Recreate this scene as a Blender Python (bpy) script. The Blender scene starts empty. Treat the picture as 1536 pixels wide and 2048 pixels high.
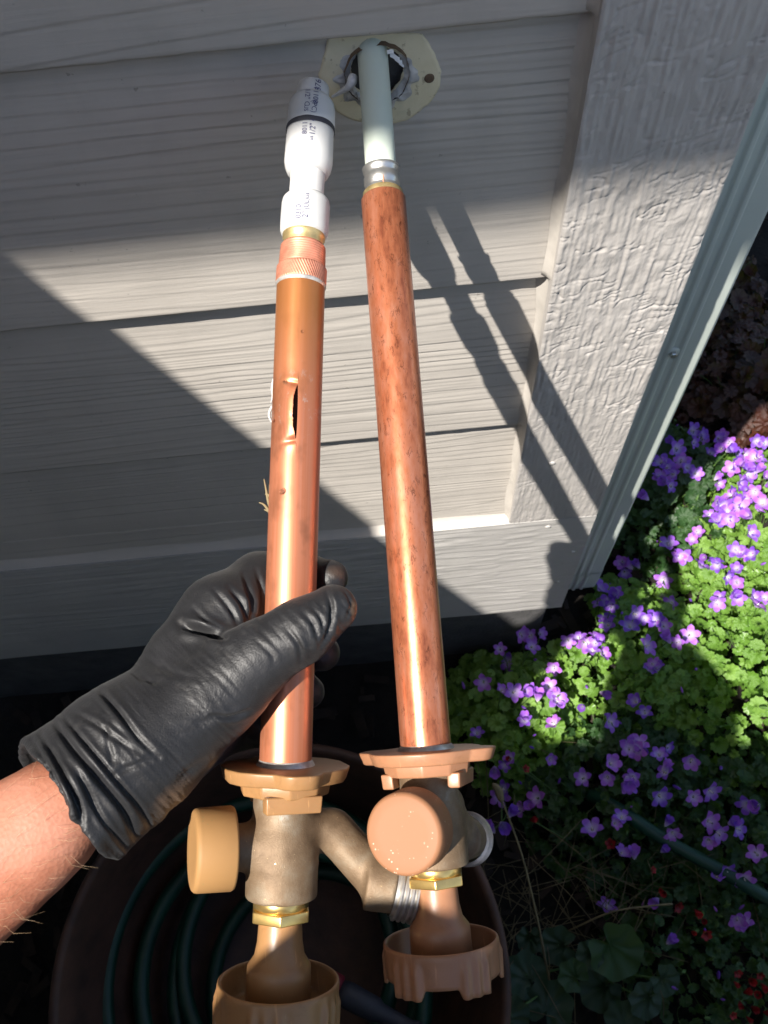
import bpy, bmesh, math, random
import numpy as np
from mathutils import Vector, Matrix

random.seed(7)
SC = bpy.context.scene
COL = SC.collection

# ------------------------------------------------------------------ camera, sky, sun, exposure
FPX = 1700.0
CPOS = np.array([0.0, -0.37216, 0.25507])
CROT = (0.45678, 0.05595, -0.07824)
cam_data = bpy.data.cameras.new('camera')
cam = bpy.data.objects.new('camera', cam_data)
COL.objects.link(cam)
cam.location = CPOS
cam.rotation_euler = CROT
cam_data.sensor_fit = 'VERTICAL'
cam_data.sensor_height = 24.0
cam_data.lens = FPX / 2048.0 * 24.0
cam_data.clip_start = 0.01
cam_data.clip_end = 200.0
cam_data.dof.use_dof = True
cam_data.dof.focus_distance = 0.40
cam_data.dof.aperture_fstop = 20.0
SC.camera = cam

SUN = np.array([1.12, 1.0, -2.42])
SUN = SUN / np.linalg.norm(SUN)
SUN_EL = math.asin(-SUN[2])
SUN_AZ = math.atan2(-SUN[0], -SUN[1])
world = bpy.data.worlds.new('World')
SC.world = world
world.use_nodes = True
wn = world.node_tree.nodes
wl = world.node_tree.links
wn.clear()
w_out = wn.new('ShaderNodeOutputWorld')
w_bg = wn.new('ShaderNodeBackground')
w_sky = wn.new('ShaderNodeTexSky')
w_sky.sky_type = 'NISHITA'
w_sky.sun_disc = False
w_sky.sun_elevation = SUN_EL
w_sky.sun_rotation = SUN_AZ
w_bg.inputs['Strength'].default_value = 0.085
wl.new(w_sky.outputs[0], w_bg.inputs['Color'])
wl.new(w_bg.outputs[0], w_out.inputs['Surface'])
sun_data = bpy.data.lights.new('sun', 'SUN')
sun_data.energy = 5.0
sun_data.angle = math.radians(0.53)
sun_data.color = (1.0, 0.945, 0.87)
sun = bpy.data.objects.new('sun', sun_data)
COL.objects.link(sun)
sun.rotation_euler = Vector(SUN).to_track_quat('-Z', 'Y').to_euler()
sun.location = (-2, -2, 5)
SC.view_settings.view_transform = 'Standard'
SC.view_settings.look = 'None'
SC.view_settings.exposure = 1.08
SC.view_settings.gamma = 1.0
SC.view_settings.use_curve_mapping = False
SC.cycles.max_bounces = 6
SC.cycles.diffuse_bounces = 4

# ------------------------------------------------------------------ measuring helpers
_e = Matrix.Rotation(CROT[2], 3, 'Z') @ Matrix.Rotation(CROT[1], 3, 'Y') @ Matrix.Rotation(CROT[0], 3, 'X')
CR = np.array(_e)


def ray(px, py):
    return CR @ np.array([(px - 768) / FPX, -(py - 1024) / FPX, -1.0])


def at(px, py, d):
    """Point seen at photo pixel (px, py), d metres deep."""
    return CPOS + ray(px, py) * d


def on_y(px, py, y=0.0):
    r = ray(px, py)
    return CPOS + r * ((y - CPOS[1]) / r[1])


def on_z(px, py, z):
    r = ray(px, py)
    return CPOS + r * ((z - CPOS[2]) / r[2])


def pix(P):
    q = (np.atleast_2d(P) - CPOS) @ CR
    return np.c_[768 + FPX * q[:, 0] / -q[:, 2], 1024 - FPX * q[:, 1] / -q[:, 2]]


_rng = np.random.RandomState(3)
_LAT = _rng.rand(512, 512)


def vn(x, y, seed=0):
    """Smooth value noise 0..1."""
    x = np.asarray(x, float) + seed * 17.31
    y = np.asarray(y, float) + seed * 9.77
    xi = np.floor(x).astype(int)
    yi = np.floor(y).astype(int)
    fx = x - xi
    fy = y - yi
    fx = fx * fx * (3 - 2 * fx)
    fy = fy * fy * (3 - 2 * fy)
    a = _LAT[xi % 512, yi % 512]
    b = _LAT[(xi + 1) % 512, yi % 512]
    c = _LAT[xi % 512, (yi + 1) % 512]
    d = _LAT[(xi + 1) % 512, (yi + 1) % 512]
    return (a * (1 - fx) + b * fx) * (1 - fy) + (c * (1 - fx) + d * fx) * fy


def fbm(x, y, seed=0, o=3):
    s = 0
    a = 0.5
    for i in range(o):
        s = s + a * vn(np.asarray(x) * 2 ** i, np.asarray(y) * 2 ** i, seed + i)
        a *= 0.5
    return s / (1 - 0.5 ** o)


def sstep(a, b, x):
    t = np.clip((np.asarray(x, float) - a) / (b - a), 0, 1)
    return t * t * (3 - 2 * t)


# ------------------------------------------------------------------ object helpers
def tag(o, label=None, cat=None, group=None, kind=None):
    if label:
        o['label'] = label
    if cat:
        o['category'] = cat
    if group:
        o['group'] = group
    if kind:
        o['kind'] = kind
    return o


def empty(name, loc, label=None, cat=None, group=None, kind=None):
    o = bpy.data.objects.new(name, None)
    o.empty_display_size = 0.02
    COL.objects.link(o)
    o.location = [float(v) for v in loc]
    return tag(o, label, cat, group, kind)


def me_from(name, V, F, mat=None, smooth=True, uv=None):
    me = bpy.data.meshes.new(name)
    me.from_pydata([tuple(float(c) for c in v) for v in V], [], [tuple(int(i) for i in f) for f in F])
    me.validate()
    if smooth:
        me.polygons.foreach_set('use_smooth', [True] * len(me.polygons))
    if uv is not None:
        uv = np.asarray(uv, float)
        l = me.uv_layers.new(name='UVMap')
        idx = np.zeros(len(me.loops), int)
        me.loops.foreach_get('vertex_index', idx)
        l.data.foreach_set('uv', uv[idx].ravel())
    if mat:
        me.materials.append(mat)
    me.update()
    return me


def link(name, me, parent=None):
    o = bpy.data.objects.new(name, me)
    COL.objects.link(o)
    if parent is not None:
        o.parent = parent
        top = parent
        if top.type == 'EMPTY':
            o.location = -Vector(top.location)
    return o


def mesh(name, V, F, mat=None, parent=None, smooth=True, uv=None):
    """Link a mesh whose vertices are already world coordinates."""
    return link(name, me_from(name, V, F, mat, smooth, uv), parent)


def bake(o, *mods):
    """Apply modifiers (name, type, settings) to a linked object."""
    for typ, st in mods:
        m = o.modifiers.new(typ.lower(), typ)
        for k, v in st.items():
            setattr(m, k, v)
    dg = bpy.context.evaluated_depsgraph_get()
    dg.update()
    me = bpy.data.meshes.new_from_object(o.evaluated_get(dg), preserve_all_data_layers=True, depsgraph=dg)
    o.modifiers.clear()
    old = o.data
    o.data = me
    me.name = old.name
    return o


def grid_faces(nu, nv, wrap=False):
    F = []
    for i in range(nu - 1):
        for j in range(nv if wrap else nv - 1):
            j2 = (j + 1) % nv
            F.append((i * nv + j, i * nv + j2, (i + 1) * nv + j2, (i + 1) * nv + j))
    return F


def box_vf(x0, x1, y0, y1, z0, z1):
    V = [(x, y, z) for x in (x0, x1) for y in (y0, y1) for z in (z0, z1)]
    F = [(0, 1, 3, 2), (4, 6, 7, 5), (0, 4, 5, 1), (2, 3, 7, 6), (0, 2, 6, 4), (1, 5, 7, 3)]
    return V, F


def box(name, b, mat, parent=None, bevel=0.0):
    V, F = box_vf(*b)
    o = mesh(name, V, F, mat, parent, smooth=False)
    if bevel:
        bake(o, ('BEVEL', dict(width=bevel, segments=2)))
    return o


class Frame:
    """Local axes: X, Y across, Z along; p() maps local metres to world."""

    def __init__(self, O, Z, Xhint):
        self.O = np.asarray(O, float)
        self.Z = np.asarray(Z, float) / np.linalg.norm(Z)
        X = np.asarray(Xhint, float)
        X = X - self.Z * (X @ self.Z)
        self.X = X / np.linalg.norm(X)
        self.Y = np.cross(self.Z, self.X)
        self.M = np.c_[self.X, self.Y, self.Z]

    def p(self, L):
        return self.O + np.atleast_2d(L) @ self.M.T


def lathe_vf(prof, n=48, cap0=True, cap1=True, fr=None, mod=None):
    """Profile [(z, r)] turned about local Z. Returns V, F, UV (metres)."""
    V, UV = [], []
    s = 0
    pz, pr = prof[0]
    for z, r in prof:
        s += math.hypot(z - pz, r - pr)
        pz, pr = z, r
        for k in range(n):
            a = 2 * math.pi * k / n
            rr, zz = (r, z) if mod is None else mod(a, z, r)
            V.append((rr * math.cos(a), rr * math.sin(a), zz))
            UV.append((a * max(r, 0.004), s))
    F = grid_faces(len(prof), n, True)
    if prof[0][0] > prof[-1][0]:
        F = [f[::-1] for f in F]
    V = np.array(V)
    if cap0:
        V = np.r_[V, [(0, 0, prof[0][0])]]
        UV.append((0, 0))
        c = len(V) - 1
        F += [(c, (k + 1) % n, k) if prof[0][0] < prof[-1][0] else (c, k, (k + 1) % n) for k in range(n)]
    if cap1:
        b = (len(prof) - 1) * n
        V = np.r_[V, [(0, 0, prof[-1][0])]]
        UV.append((0, 0))
        c = len(V) - 1
        F += [(c, b + k, b + (k + 1) % n) if prof[0][0] < prof[-1][0] else (c, b + (k + 1) % n, b + k) for k in range(n)]
    if fr is not None:
        V = fr.p(V)
    return V, F, UV


def lathe(name, prof, mat, parent, fr, n=48, cap0=True, cap1=True, mod=None):
    V, F, UV = lathe_vf(prof, n, cap0, cap1, fr, mod)
    o = mesh(name, V, F, mat, parent, True, UV)
    bm = bmesh.new()
    bm.from_mesh(o.data)
    bmesh.ops.recalc_face_normals(bm, faces=bm.faces)
    bm.to_mesh(o.data)
    bm.free()
    return o


def tube_vf(P, R, n=10, caps=True):
    P = np.asarray(P, float)
    R = np.broadcast_to(np.asarray(R, float), (len(P),))
    T = np.gradient(P, axis=0)
    T /= np.linalg.norm(T, axis=1)[:, None] + 1e-12
    ref = np.array([0.13, 0.31, 0.94])
    V, UV = [], []
    s = 0
    for i in range(len(P)):
        if i:
            s += np.linalg.norm(P[i] - P[i - 1])
        a = ref - T[i] * (ref @ T[i])
        if np.linalg.norm(a) < 1e-3:
            a = np.array([1, 0, 0]) - T[i] * T[i][0]
        a /= np.linalg.norm(a)
        ref = a
        b = np.cross(T[i], a)
        for k in range(n):
            t = 2 * math.pi * k / n
            V.append(P[i] + R[i] * (math.cos(t) * a + math.sin(t) * b))
            UV.append((t * 0.01, s))
    F = grid_faces(len(P), n, True)
    if caps:
        F += [tuple(range(n))[::-1], tuple(range((len(P) - 1) * n, len(P) * n))]
    return np.array(V), F, UV


def tube(name, P, R, mat, parent=None, n=10):
    V, F, UV = tube_vf(P, R, n)
    return mesh(name, V, F, mat, parent, True, UV)


def spline(P, n=8):
    """Catmull-Rom through P."""
    P = np.asarray(P, float)
    Q = np.r_[[2 * P[0] - P[1]], P, [2 * P[-1] - P[-2]]]
    out = []
    for i in range(1, len(Q) - 2):
        for k in range(n):
            t = k / n
            a, b, c, d = Q[i - 1], Q[i], Q[i + 1], Q[i + 2]
            out.append(0.5 * ((2 * b) + (c - a) * t + (2 * a - 5 * b + 4 * c - d) * t * t + (3 * b - a - 3 * c + d) * t ** 3))
    out.append(P[-1])
    return np.array(out)


class Joined:
    def __init__(self):
        self.V, self.F, self.UV, self.n = [], [], [], 0

    def add(self, V, F, UV=None):
        V = np.asarray(V, float)
        self.V.append(V)
        self.F += [tuple(i + self.n for i in f) for f in F]
        self.UV.append(np.zeros((len(V), 2)) if UV is None else np.asarray(UV, float))
        self.n += len(V)

    def build(self, name, mat, parent=None, smooth=True):
        return mesh(name, np.concatenate(self.V), self.F, mat, parent, smooth, np.concatenate(self.UV))


# ------------------------------------------------------------------ signed-distance modelling
class Field:
    def __init__(self, lo, hi, h):
        self.h = h
        self.lo = np.asarray(lo, float)
        n = np.ceil((np.asarray(hi) - self.lo) / h).astype(int) + 1
        self.G = [self.lo[i] + h * np.arange(n[i], dtype=np.float32) for i in range(3)]
        self.X, self.Y, self.Z = np.meshgrid(*[g.astype(np.float32) for g in self.G], indexing='ij')
        self.S = np.full(self.X.shape, 1.0, np.float32)

    def cone(self, a, b, r0, r1):
        a = np.asarray(a, np.float32)
        b = np.asarray(b, np.float32)
        ab = b - a
        L2 = float(ab @ ab)
        t = np.clip(((self.X - a[0]) * ab[0] + (self.Y - a[1]) * ab[1] + (self.Z - a[2]) * ab[2]) / L2, 0, 1)
        return np.sqrt((self.X - a[0] - t * ab[0]) ** 2 + (self.Y - a[1] - t * ab[1]) ** 2 + (self.Z - a[2] - t * ab[2]) ** 2) - (r0 + t * (r1 - r0))

    def ellipsoid(self, c, ax):
        """ax: three half-axis vectors."""
        M = np.array(ax, float)
        L = np.linalg.norm(M, axis=1)
        q = 0
        for m, l in zip(M, L):
            u = m / l
            q = q + (((self.X - c[0]) * u[0] + (self.Y - c[1]) * u[1] + (self.Z - c[2]) * u[2]) / l) ** 2
        return ((np.sqrt(q) - 1) * L.min()).astype(np.float32)

    def add(self, d, k=0.005):
        if k <= 0:
            self.S = np.minimum(self.S, d)
        else:
            hh = np.clip(0.5 + 0.5 * (self.S - d) / k, 0, 1)
            self.S = self.S * (1 - hh) + d * hh - k * hh * (1 - hh)

    def cut(self, d, k=0.001):
        """Remove where d < 0."""
        d = -d
        hh = np.clip(0.5 - 0.5 * (self.S - d) / k, 0, 1)
        self.S = self.S * (1 - hh) + d * hh + k * hh * (1 - hh)

    def mesh(self):
        """Surface nets."""
        S = self.S
        nx, ny, nz = S.shape
        ins = S < 0
        cs = (nx - 1, ny - 1, nz - 1)
        cnt = np.zeros(cs, np.uint8)
        for i in (0, 1):
            for j in (0, 1):
                for k in (0, 1):
                    cnt += ins[i:nx - 1 + i, j:ny - 1 + j, k:nz - 1 + k]
        act = np.argwhere((cnt > 0) & (cnt < 8))
        idm = -np.ones(cs, np.int64)
        idm[tuple(act.T)] = np.arange(len(act))
        acc = np.zeros((len(act), 3))
        num = np.zeros(len(act))
        for ax in range(3):
            o1, o2 = [a for a in range(3) if a != ax]
            for u in (0, 1):
                for v in (0, 1):
                    p = act.copy()
                    p[:, o1] += u
                    p[:, o2] += v
                    q = p.copy()
                    q[:, ax] += 1
                    sa = S[tuple(p.T)]
                    sb = S[tuple(q.T)]
                    m = (sa < 0) != (sb < 0)
                    t = np.where(m, sa / np.where(m, sa - sb, 1), 0)
                    P = p.astype(float)
                    P[:, ax] += t
                    acc[m] += P[m]
                    num[m] += 1
        V = self.lo + self.h * acc / num[:, None]
        F = []
        for ax in range(3):
            o1, o2 = [(1, 2), (2, 0), (0, 1)][ax]
            sl_a = [slice(None)] * 3
            sl_b = [slice(None)] * 3
            sl_a[ax] = slice(0, S.shape[ax] - 1)
            sl_b[ax] = slice(1, S.shape[ax])
            A = ins[tuple(sl_a)]
            B = ins[tuple(sl_b)]
            e = np.argwhere(A != B)
            e = e[(e[:, o1] > 0) & (e[:, o2] > 0) & (e[:, o1] < cs[o1]) & (e[:, o2] < cs[o2])]
            if not len(e):
                continue
            flip = A[tuple(e.T)]
            c = []
            for du, dv in ((-1, -1), (0, -1), (0, 0), (-1, 0)):
                q = e.copy()
                q[:, o1] += du
                q[:, o2] += dv
                c.append(idm[tuple(q.T)])
            c = np.array(c).T
            c = np.where(flip[:, None], c, c[:, ::-1])
            F.append(c)
        return V, np.concatenate(F)


# ------------------------------------------------------------------ materials
def new_mat(name):
    m = bpy.data.materials.new(name)
    m.use_nodes = True
    nt = m.node_tree
    b = nt.nodes['Principled BSDF']
    return m, nt, b


def nd(nt, typ, ins=None, **props):
    n = nt.nodes.new('ShaderNode' + typ)
    for k, v in props.items():
        setattr(n, k, v)
    for k, v in (ins or {}).items():
        if hasattr(v, 'is_output') or isinstance(v, bpy.types.NodeSocket):
            nt.links.new(v, n.inputs[k])
        else:
            n.inputs[k].default_value = v
    return n


def coords(nt, scale=(1, 1, 1), src='Object', rot=(0, 0, 0)):
    t = nd(nt, 'TexCoord')
    mp = nd(nt, 'Mapping', {'Vector': t.outputs[src], 'Scale': scale, 'Rotation': rot})
    return mp.outputs[0]


def noise(nt, vec, scale, detail=3.0, rough=0.55, dist=0.0):
    return nd(nt, 'TexNoise', {'Vector': vec, 'Scale': scale, 'Detail': detail, 'Roughness': rough, 'Distortion': dist}).outputs[0]


def ramp(nt, fac, stops):
    r = nd(nt, 'ValToRGB', {'Fac': fac})
    el = r.color_ramp.elements
    while len(el) < len(stops):
        el.new(0.5)
    for e, (p, c) in zip(el, stops):
        e.position = p
        e.color = (c[0], c[1], c[2], 1) if not isinstance(c, (int, float)) else (c, c, c, 1)
    return r.outputs[0]


def mix(nt, fac, a, b, mode='MIX'):
    n = nd(nt, 'MixRGB', blend_type=mode)
    for key, v in (('Fac', fac), ('Color1', a), ('Color2', b)):
        if isinstance(v, bpy.types.NodeSocket):
            nt.links.new(v, n.inputs[key])
        elif isinstance(v, (int, float)):
            n.inputs[key].default_value = v
        else:
            n.inputs[key].default_value = (v[0], v[1], v[2], 1)
    return n.outputs[0]


def bump(nt, b, height, strength=0.3, dist=0.001):
    n = nd(nt, 'Bump', {'Height': height, 'Strength': strength, 'Distance': dist})
    nt.links.new(n.outputs[0], b.inputs['Normal'])
    return n


def setc(nt, b, col):
    if isinstance(col, bpy.types.NodeSocket):
        nt.links.new(col, b.inputs['Base Color'])
    else:
        b.inputs['Base Color'].default_value = (col[0], col[1], col[2], 1)


def sett(nt, b, key, v):
    if isinstance(v, bpy.types.NodeSocket):
        nt.links.new(v, b.inputs[key])
    else:
        b.inputs[key].default_value = v


def plain(name, col, rough=0.5, metal=0.0, var=0.12, vscale=60, bscale=None, bstr=0.2, bdist=0.0005, spec=0.5):
    m, nt, b = new_mat(name)
    c = coords(nt)
    n = noise(nt, c, vscale, 4)
    lo = [x * (1 - var) for x in col]
    hi = [min(1, x * (1 + var)) for x in col]
    setc(nt, b, ramp(nt, n, [(0.3, lo), (0.7, hi)]))
    b.inputs['Roughness'].default_value = rough
    b.inputs['Metallic'].default_value = metal
    b.inputs['Specular IOR Level'].default_value = spec
    if bscale:
        bump(nt, b, noise(nt, c, bscale, 4), bstr, bdist)
    return m


MAT = {}


def paint_mat(name, col, stretch, bscale):
    m, nt, b = new_mat(name)
    c = coords(nt)
    big = noise(nt, c, 9, 3)
    cg = coords(nt, stretch)
    g = noise(nt, cg, bscale, 4, 0.6)
    col1 = ramp(nt, big, [(0.25, [x * 0.92 for x in col]), (0.75, [x * 1.06 for x in col])])
    specks = ramp(nt, noise(nt, c, 190, 2), [(0.73, 0.0), (0.78, 1.0)])
    dust = noise(nt, coords(nt, (1, 1, 0.5)), 28, 5, 0.7)
    col1 = mix(nt, ramp(nt, dust, [(0.5, 0.0), (0.8, 0.35)]), col1, [x * 0.72 for x in col])
    setc(nt, b, mix(nt, mix(nt, 0.6, (0, 0, 0), specks), col1, [x * 0.45 for x in col]))
    b.inputs['Roughness'].default_value = 0.55
    b.inputs['Specular IOR Level'].default_value = 0.35
    bump(nt, b, g, 0.35, 0.0006)
    return m


GREY = (0.455, 0.422, 0.38)
MAT['siding'] = paint_mat('siding_paint', GREY, (0.05, 1, 1), 420)
MAT['trim'] = paint_mat('trim_paint', (0.44, 0.415, 0.39), (1, 1, 0.4), 620)
MAT['skirt'] = paint_mat('skirt_paint', (0.44, 0.425, 0.405), (0.08, 1, 1), 380)
MAT['caulk'] = plain('painted_caulk', (0.44, 0.41, 0.37), 0.5, bscale=70, bstr=0.3)
MAT['old_paint'] = None
MAT['bounce_slab'] = plain('pale_bounce_slab', (0.60, 0.56, 0.51), 0.85, var=0.12, vscale=6, bscale=120, bstr=0.3)  # pale surface of the added slab that bounces light
MAT['soffit'] = plain('white_soffit_paint', (0.78, 0.77, 0.75), 0.6, var=0.04, vscale=5)
MAT['downspout'] = plain('downspout_paint', (0.47, 0.52, 0.48), 0.35, var=0.06, vscale=8)
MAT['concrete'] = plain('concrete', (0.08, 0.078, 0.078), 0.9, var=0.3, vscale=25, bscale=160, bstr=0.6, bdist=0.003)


def m_oldpaint():
    m, nt, b = new_mat('old_cream_paint')
    c = coords(nt)
    n = noise(nt, c, 70, 4)
    n2 = noise(nt, c, 260, 3)
    base = ramp(nt, n, [(0.3, (0.60, 0.535, 0.36)), (0.7, (0.68, 0.61, 0.44))])
    setc(nt, b, mix(nt, ramp(nt, n2, [(0.62, 0.0), (0.70, 0.7)]), base, (0.30, 0.25, 0.17)))
    b.inputs['Roughness'].default_value = 0.6
    bump(nt, b, n2, 0.4, 0.0008)
    return m


MAT['old_paint'] = m_oldpaint()
MAT['sealant'] = plain('grey_sealant', (0.40, 0.39, 0.38), 0.6, var=0.35, vscale=130, bscale=300, bstr=0.8, bdist=0.001)
MAT['white_sealant'] = plain('white_sealant', (0.62, 0.62, 0.62), 0.5, var=0.15, vscale=160, bscale=300, bstr=0.5, bdist=0.001)
MAT['cavity'] = plain('bare_wood', (0.10, 0.065, 0.04), 0.9, var=0.5, vscale=120, bscale=200, bstr=0.6, bdist=0.002)


def copper(name, base, dark, pink, style):
    m, nt, b = new_mat(name)
    cu = coords(nt, (1, 1, 1), 'UV')
    cs = coords(nt, (1, 0.12, 1), 'UV')
    if style == 'veins':
        cv = coords(nt, (1, 0.30, 1), 'UV', (0, 0, 0.05))
        d = noise(nt, cv, 330, 4, 0.65, 0.9)
        veins = ramp(nt, d, [(0.478, 0.0), (0.494, 1.0), (0.506, 1.0), (0.522, 0.0)])
        gate = ramp(nt, noise(nt, coords(nt, (1, 0.6, 1), 'UV'), 260, 2), [(0.50, 0.0), (0.58, 1.0)])
        v = mix(nt, 1.0, veins, gate, 'MULTIPLY')
        blot = noise(nt, coords(nt, (1, 0.30, 1), 'UV'), 240, 5, 0.7)
        big = noise(nt, coords(nt, (1, 0.25, 1), 'UV'), 60, 3, 0.6)
        col = ramp(nt, mix(nt, 0.4, blot, big), [(0.36, dark), (0.47, base), (0.60, pink)])
        col = mix(nt, mix(nt, 0.8, (0, 0, 0), v), col, (0.12, 0.035, 0.018))
    else:
        st = noise(nt, coords(nt, (1, 0.015, 1), 'UV'), 420, 3, 0.6)
        blot = noise(nt, coords(nt, (1, 0.5, 1), 'UV'), 60, 4, 0.6)
        col = ramp(nt, st, [(0.3, base), (0.7, pink)])
        col = mix(nt, ramp(nt, blot, [(0.52, 0.0), (0.66, 0.8)]), col, dark)
        # heat-browned end where it was soldered to the threaded collar
        sep = nd(nt, 'SeparateXYZ', {'Vector': cu})
        top = nd(nt, 'MapRange', {'Value': sep.outputs[1], 'From Min': 0.145, 'From Max': 0.195, 'To Min': 0.0, 'To Max': 0.8}).outputs[0]
        v = top
        col = mix(nt, top, col, (0.36, 0.14, 0.035))
        near = nd(nt, 'MapRange', {'Value': nd(nt, 'Math', {0: nd(nt, 'Math', {0: sep.outputs[1], 1: 0.150}, operation='SUBTRACT').outputs[0]}, operation='ABSOLUTE').outputs[0], 'From Min': 0.0, 'From Max': 0.022, 'To Min': 1.0, 'To Max': 0.0}).outputs[0]
        res = ramp(nt, noise(nt, coords(nt, (1, 0.7, 1), 'UV'), 190, 5, 0.7), [(0.56, 0.0), (0.72, 0.8)])
        col = mix(nt, mix(nt, 1.0, near, res, 'MULTIPLY'), col, (0.50, 0.42, 0.36))
    setc(nt, b, col)
    b.inputs['Metallic'].default_value = 0.62 if style == 'veins' else 0.52
    r = noise(nt, coords(nt, (1, 0.1, 1), 'UV'), 150, 3)
    sett(nt, b, 'Roughness', nd(nt, 'MapRange', {'Value': r, 'To Min': 0.20 if style == 'veins' else 0.30, 'To Max': 0.40 if style == 'veins' else 0.50}).outputs[0])
    bump(nt, b, r, 0.12, 0.0003)
    return m


MAT['copper_new'] = copper('mottled_copper', (0.50, 0.165, 0.078), (0.30, 0.088, 0.045), (0.56, 0.225, 0.135), 'veins')
MAT['copper_old'] = copper('streaked_copper', (0.48, 0.155, 0.066), (0.27, 0.10, 0.05), (0.53, 0.21, 0.125), 'streaks')
MAT['copper_thread'] = plain('rough_copper', (0.62, 0.25, 0.16), 0.5, 0.5, var=0.25, vscale=150)
MAT['copper_in'] = plain('dark_copper', (0.05, 0.02, 0.012), 0.7, 0.4)  # near-black copper for the inside of the burst tube


def m_bronze():
    m, nt, b = new_mat('cast_bronze')
    c = coords(nt)
    n = noise(nt, c, 60, 5, 0.65)
    f = noise(nt, c, 1800, 2)
    col = ramp(nt, n, [(0.3, (0.105, 0.065, 0.035)), (0.5, (0.18, 0.12, 0.07)), (0.66, (0.22, 0.17, 0.115)), (0.78, (0.33, 0.31, 0.28))])
    glint = ramp(nt, noise(nt, c, 1500, 1), [(0.77, 0.0), (0.80, 1.0)])
    setc(nt, b, mix(nt, glint, col, (0.95, 0.7, 0.35)))
    sett(nt, b, 'Metallic', nd(nt, 'MapRange', {'Value': glint, 'To Min': 0.4, 'To Max': 1.0}).outputs[0])
    sett(nt, b, 'Roughness', nd(nt, 'MapRange', {'Value': glint, 'To Min': 0.6, 'To Max': 0.25}).outputs[0])
    bump(nt, b, f, 0.35, 0.0004)
    return m


MAT['bronze'] = m_bronze()
MAT['steel_thread'] = plain('worn_thread_metal', (0.50, 0.47, 0.43), 0.38, 0.75, var=0.3, vscale=200)
MAT['brass'] = plain('yellow_brass', (0.80, 0.55, 0.20), 0.28, 0.9, var=0.12, vscale=200)
MAT['dull_brass'] = plain('dull_brass', (0.62, 0.47, 0.22), 0.42, 0.75, var=0.3, vscale=220)
MAT['solder'] = plain('grey_solder', (0.55, 0.52, 0.48), 0.45, 0.6, var=0.3, vscale=240)
MAT['steel'] = plain('stainless_steel', (0.62, 0.61, 0.58), 0.30, 0.9, var=0.15, vscale=150)


def tan_plastic(name, col):
    m, nt, b = new_mat(name)
    c = coords(nt)
    n = noise(nt, c, 40, 3)
    spot = ramp(nt, noise(nt, c, 120, 1.5), [(0.74, 0.0), (0.78, 0.5)])
    base = ramp(nt, n, [(0.3, [x * 0.90 for x in col]), (0.7, [x * 1.06 for x in col])])
    grime = ramp(nt, noise(nt, c, 75, 5, 0.75, 0.8), [(0.54, 0.0), (0.78, 0.55)])
    base = mix(nt, grime, base, [x * 0.45 for x in col])
    scr = noise(nt, coords(nt, (1, 0.06, 0.3), 'Object', (0.4, 0.7, 0.2)), 900, 2, 0.5, 0.4)
    base = mix(nt, ramp(nt, scr, [(0.66, 0.0), (0.71, 0.45)]), base, [min(1, x * 1.7) for x in col])
    setc(nt, b, mix(nt, spot, base, (0.50, 0.43, 0.34)))
    b.inputs['Roughness'].default_value = 0.38
    b.inputs['Subsurface Weight'].default_value = 0.04
    b.inputs['Subsurface Scale'].default_value = 0.004
    bump(nt, b, noise(nt, c, 350, 3), 0.12, 0.0005)
    return m


MAT['tan_old'] = tan_plastic('yellowed_tan_plastic', (0.30, 0.158, 0.064))
MAT['tan_new'] = tan_plastic('tan_plastic', (0.315, 0.15, 0.078))


def speckle_plastic(name, col, flake, amount):
    m, nt, b = new_mat(name)
    c = coords(nt)
    v = nd(nt, 'TexVoronoi', {'Vector': c, 'Scale': 620.0}, feature='F1')
    thin = ramp(nt, noise(nt, c, 130, 2), [(0.52, 0.0), (0.64, 1.0)])
    fl = ramp(nt, v.outputs['Distance'], [(amount, 0.75), (amount + 0.05, 0.0)])
    f = mix(nt, 1.0, fl, thin, 'MULTIPLY')
    setc(nt, b, mix(nt, f, col, flake))
    b.inputs['Roughness'].default_value = 0.6
    b.inputs['Specular IOR Level'].default_value = 0.3
    bump(nt, b, noise(nt, c, 260, 3), 0.12, 0.0005)
    return m


MAT['cap_new'] = speckle_plastic('speckled_tan_plastic', (0.27, 0.125, 0.062), (0.66, 0.52, 0.40), 0.17)
MAT['cap_old'] = speckle_plastic('worn_tan_plastic', (0.31, 0.168, 0.064), (0.25, 0.17, 0.07), 0.2)


def m_white(name, col, sss):
    m, nt, b = new_mat(name)
    n = noise(nt, coords(nt), 60, 2)
    setc(nt, b, ramp(nt, n, [(0.3, [x * 0.96 for x in col]), (0.7, col)]))
    b.inputs['Roughness'].default_value = 0.35
    b.inputs['Subsurface Weight'].default_value = sss
    b.inputs['Subsurface Radius'].default_value = (1, 0.95, 0.85)
    b.inputs['Subsurface Scale'].default_value = 0.003
    return m


MAT['pipe_white'] = m_white('white_pipe_plastic', (0.60, 0.59, 0.575), 0.12)
MAT['coupling'] = m_white('milky_pipe_plastic', (0.55, 0.55, 0.54), 0.3)
MAT['pex'] = m_white('milky_pex_plastic', (0.56, 0.62, 0.54), 0.5)
MAT['pex'].node_tree.nodes['Principled BSDF'].inputs['Subsurface Scale'].default_value = 0.006
def m_water():
    m, nt, b = new_mat('water')
    n = noise(nt, coords(nt), 300, 2)
    b.inputs['Transmission Weight'].default_value = 1.0
    b.inputs['IOR'].default_value = 1.33
    sett(nt, b, 'Roughness', nd(nt, 'MapRange', {'Value': n, 'To Min': 0.0, 'To Max': 0.05}).outputs[0])
    return m


MAT['water'] = m_water()
MAT['ink'] = plain('printed_ink', (0.06, 0.06, 0.14), 0.6)
MAT['marker'] = plain('black_marker', (0.03, 0.03, 0.04), 0.6)


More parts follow.
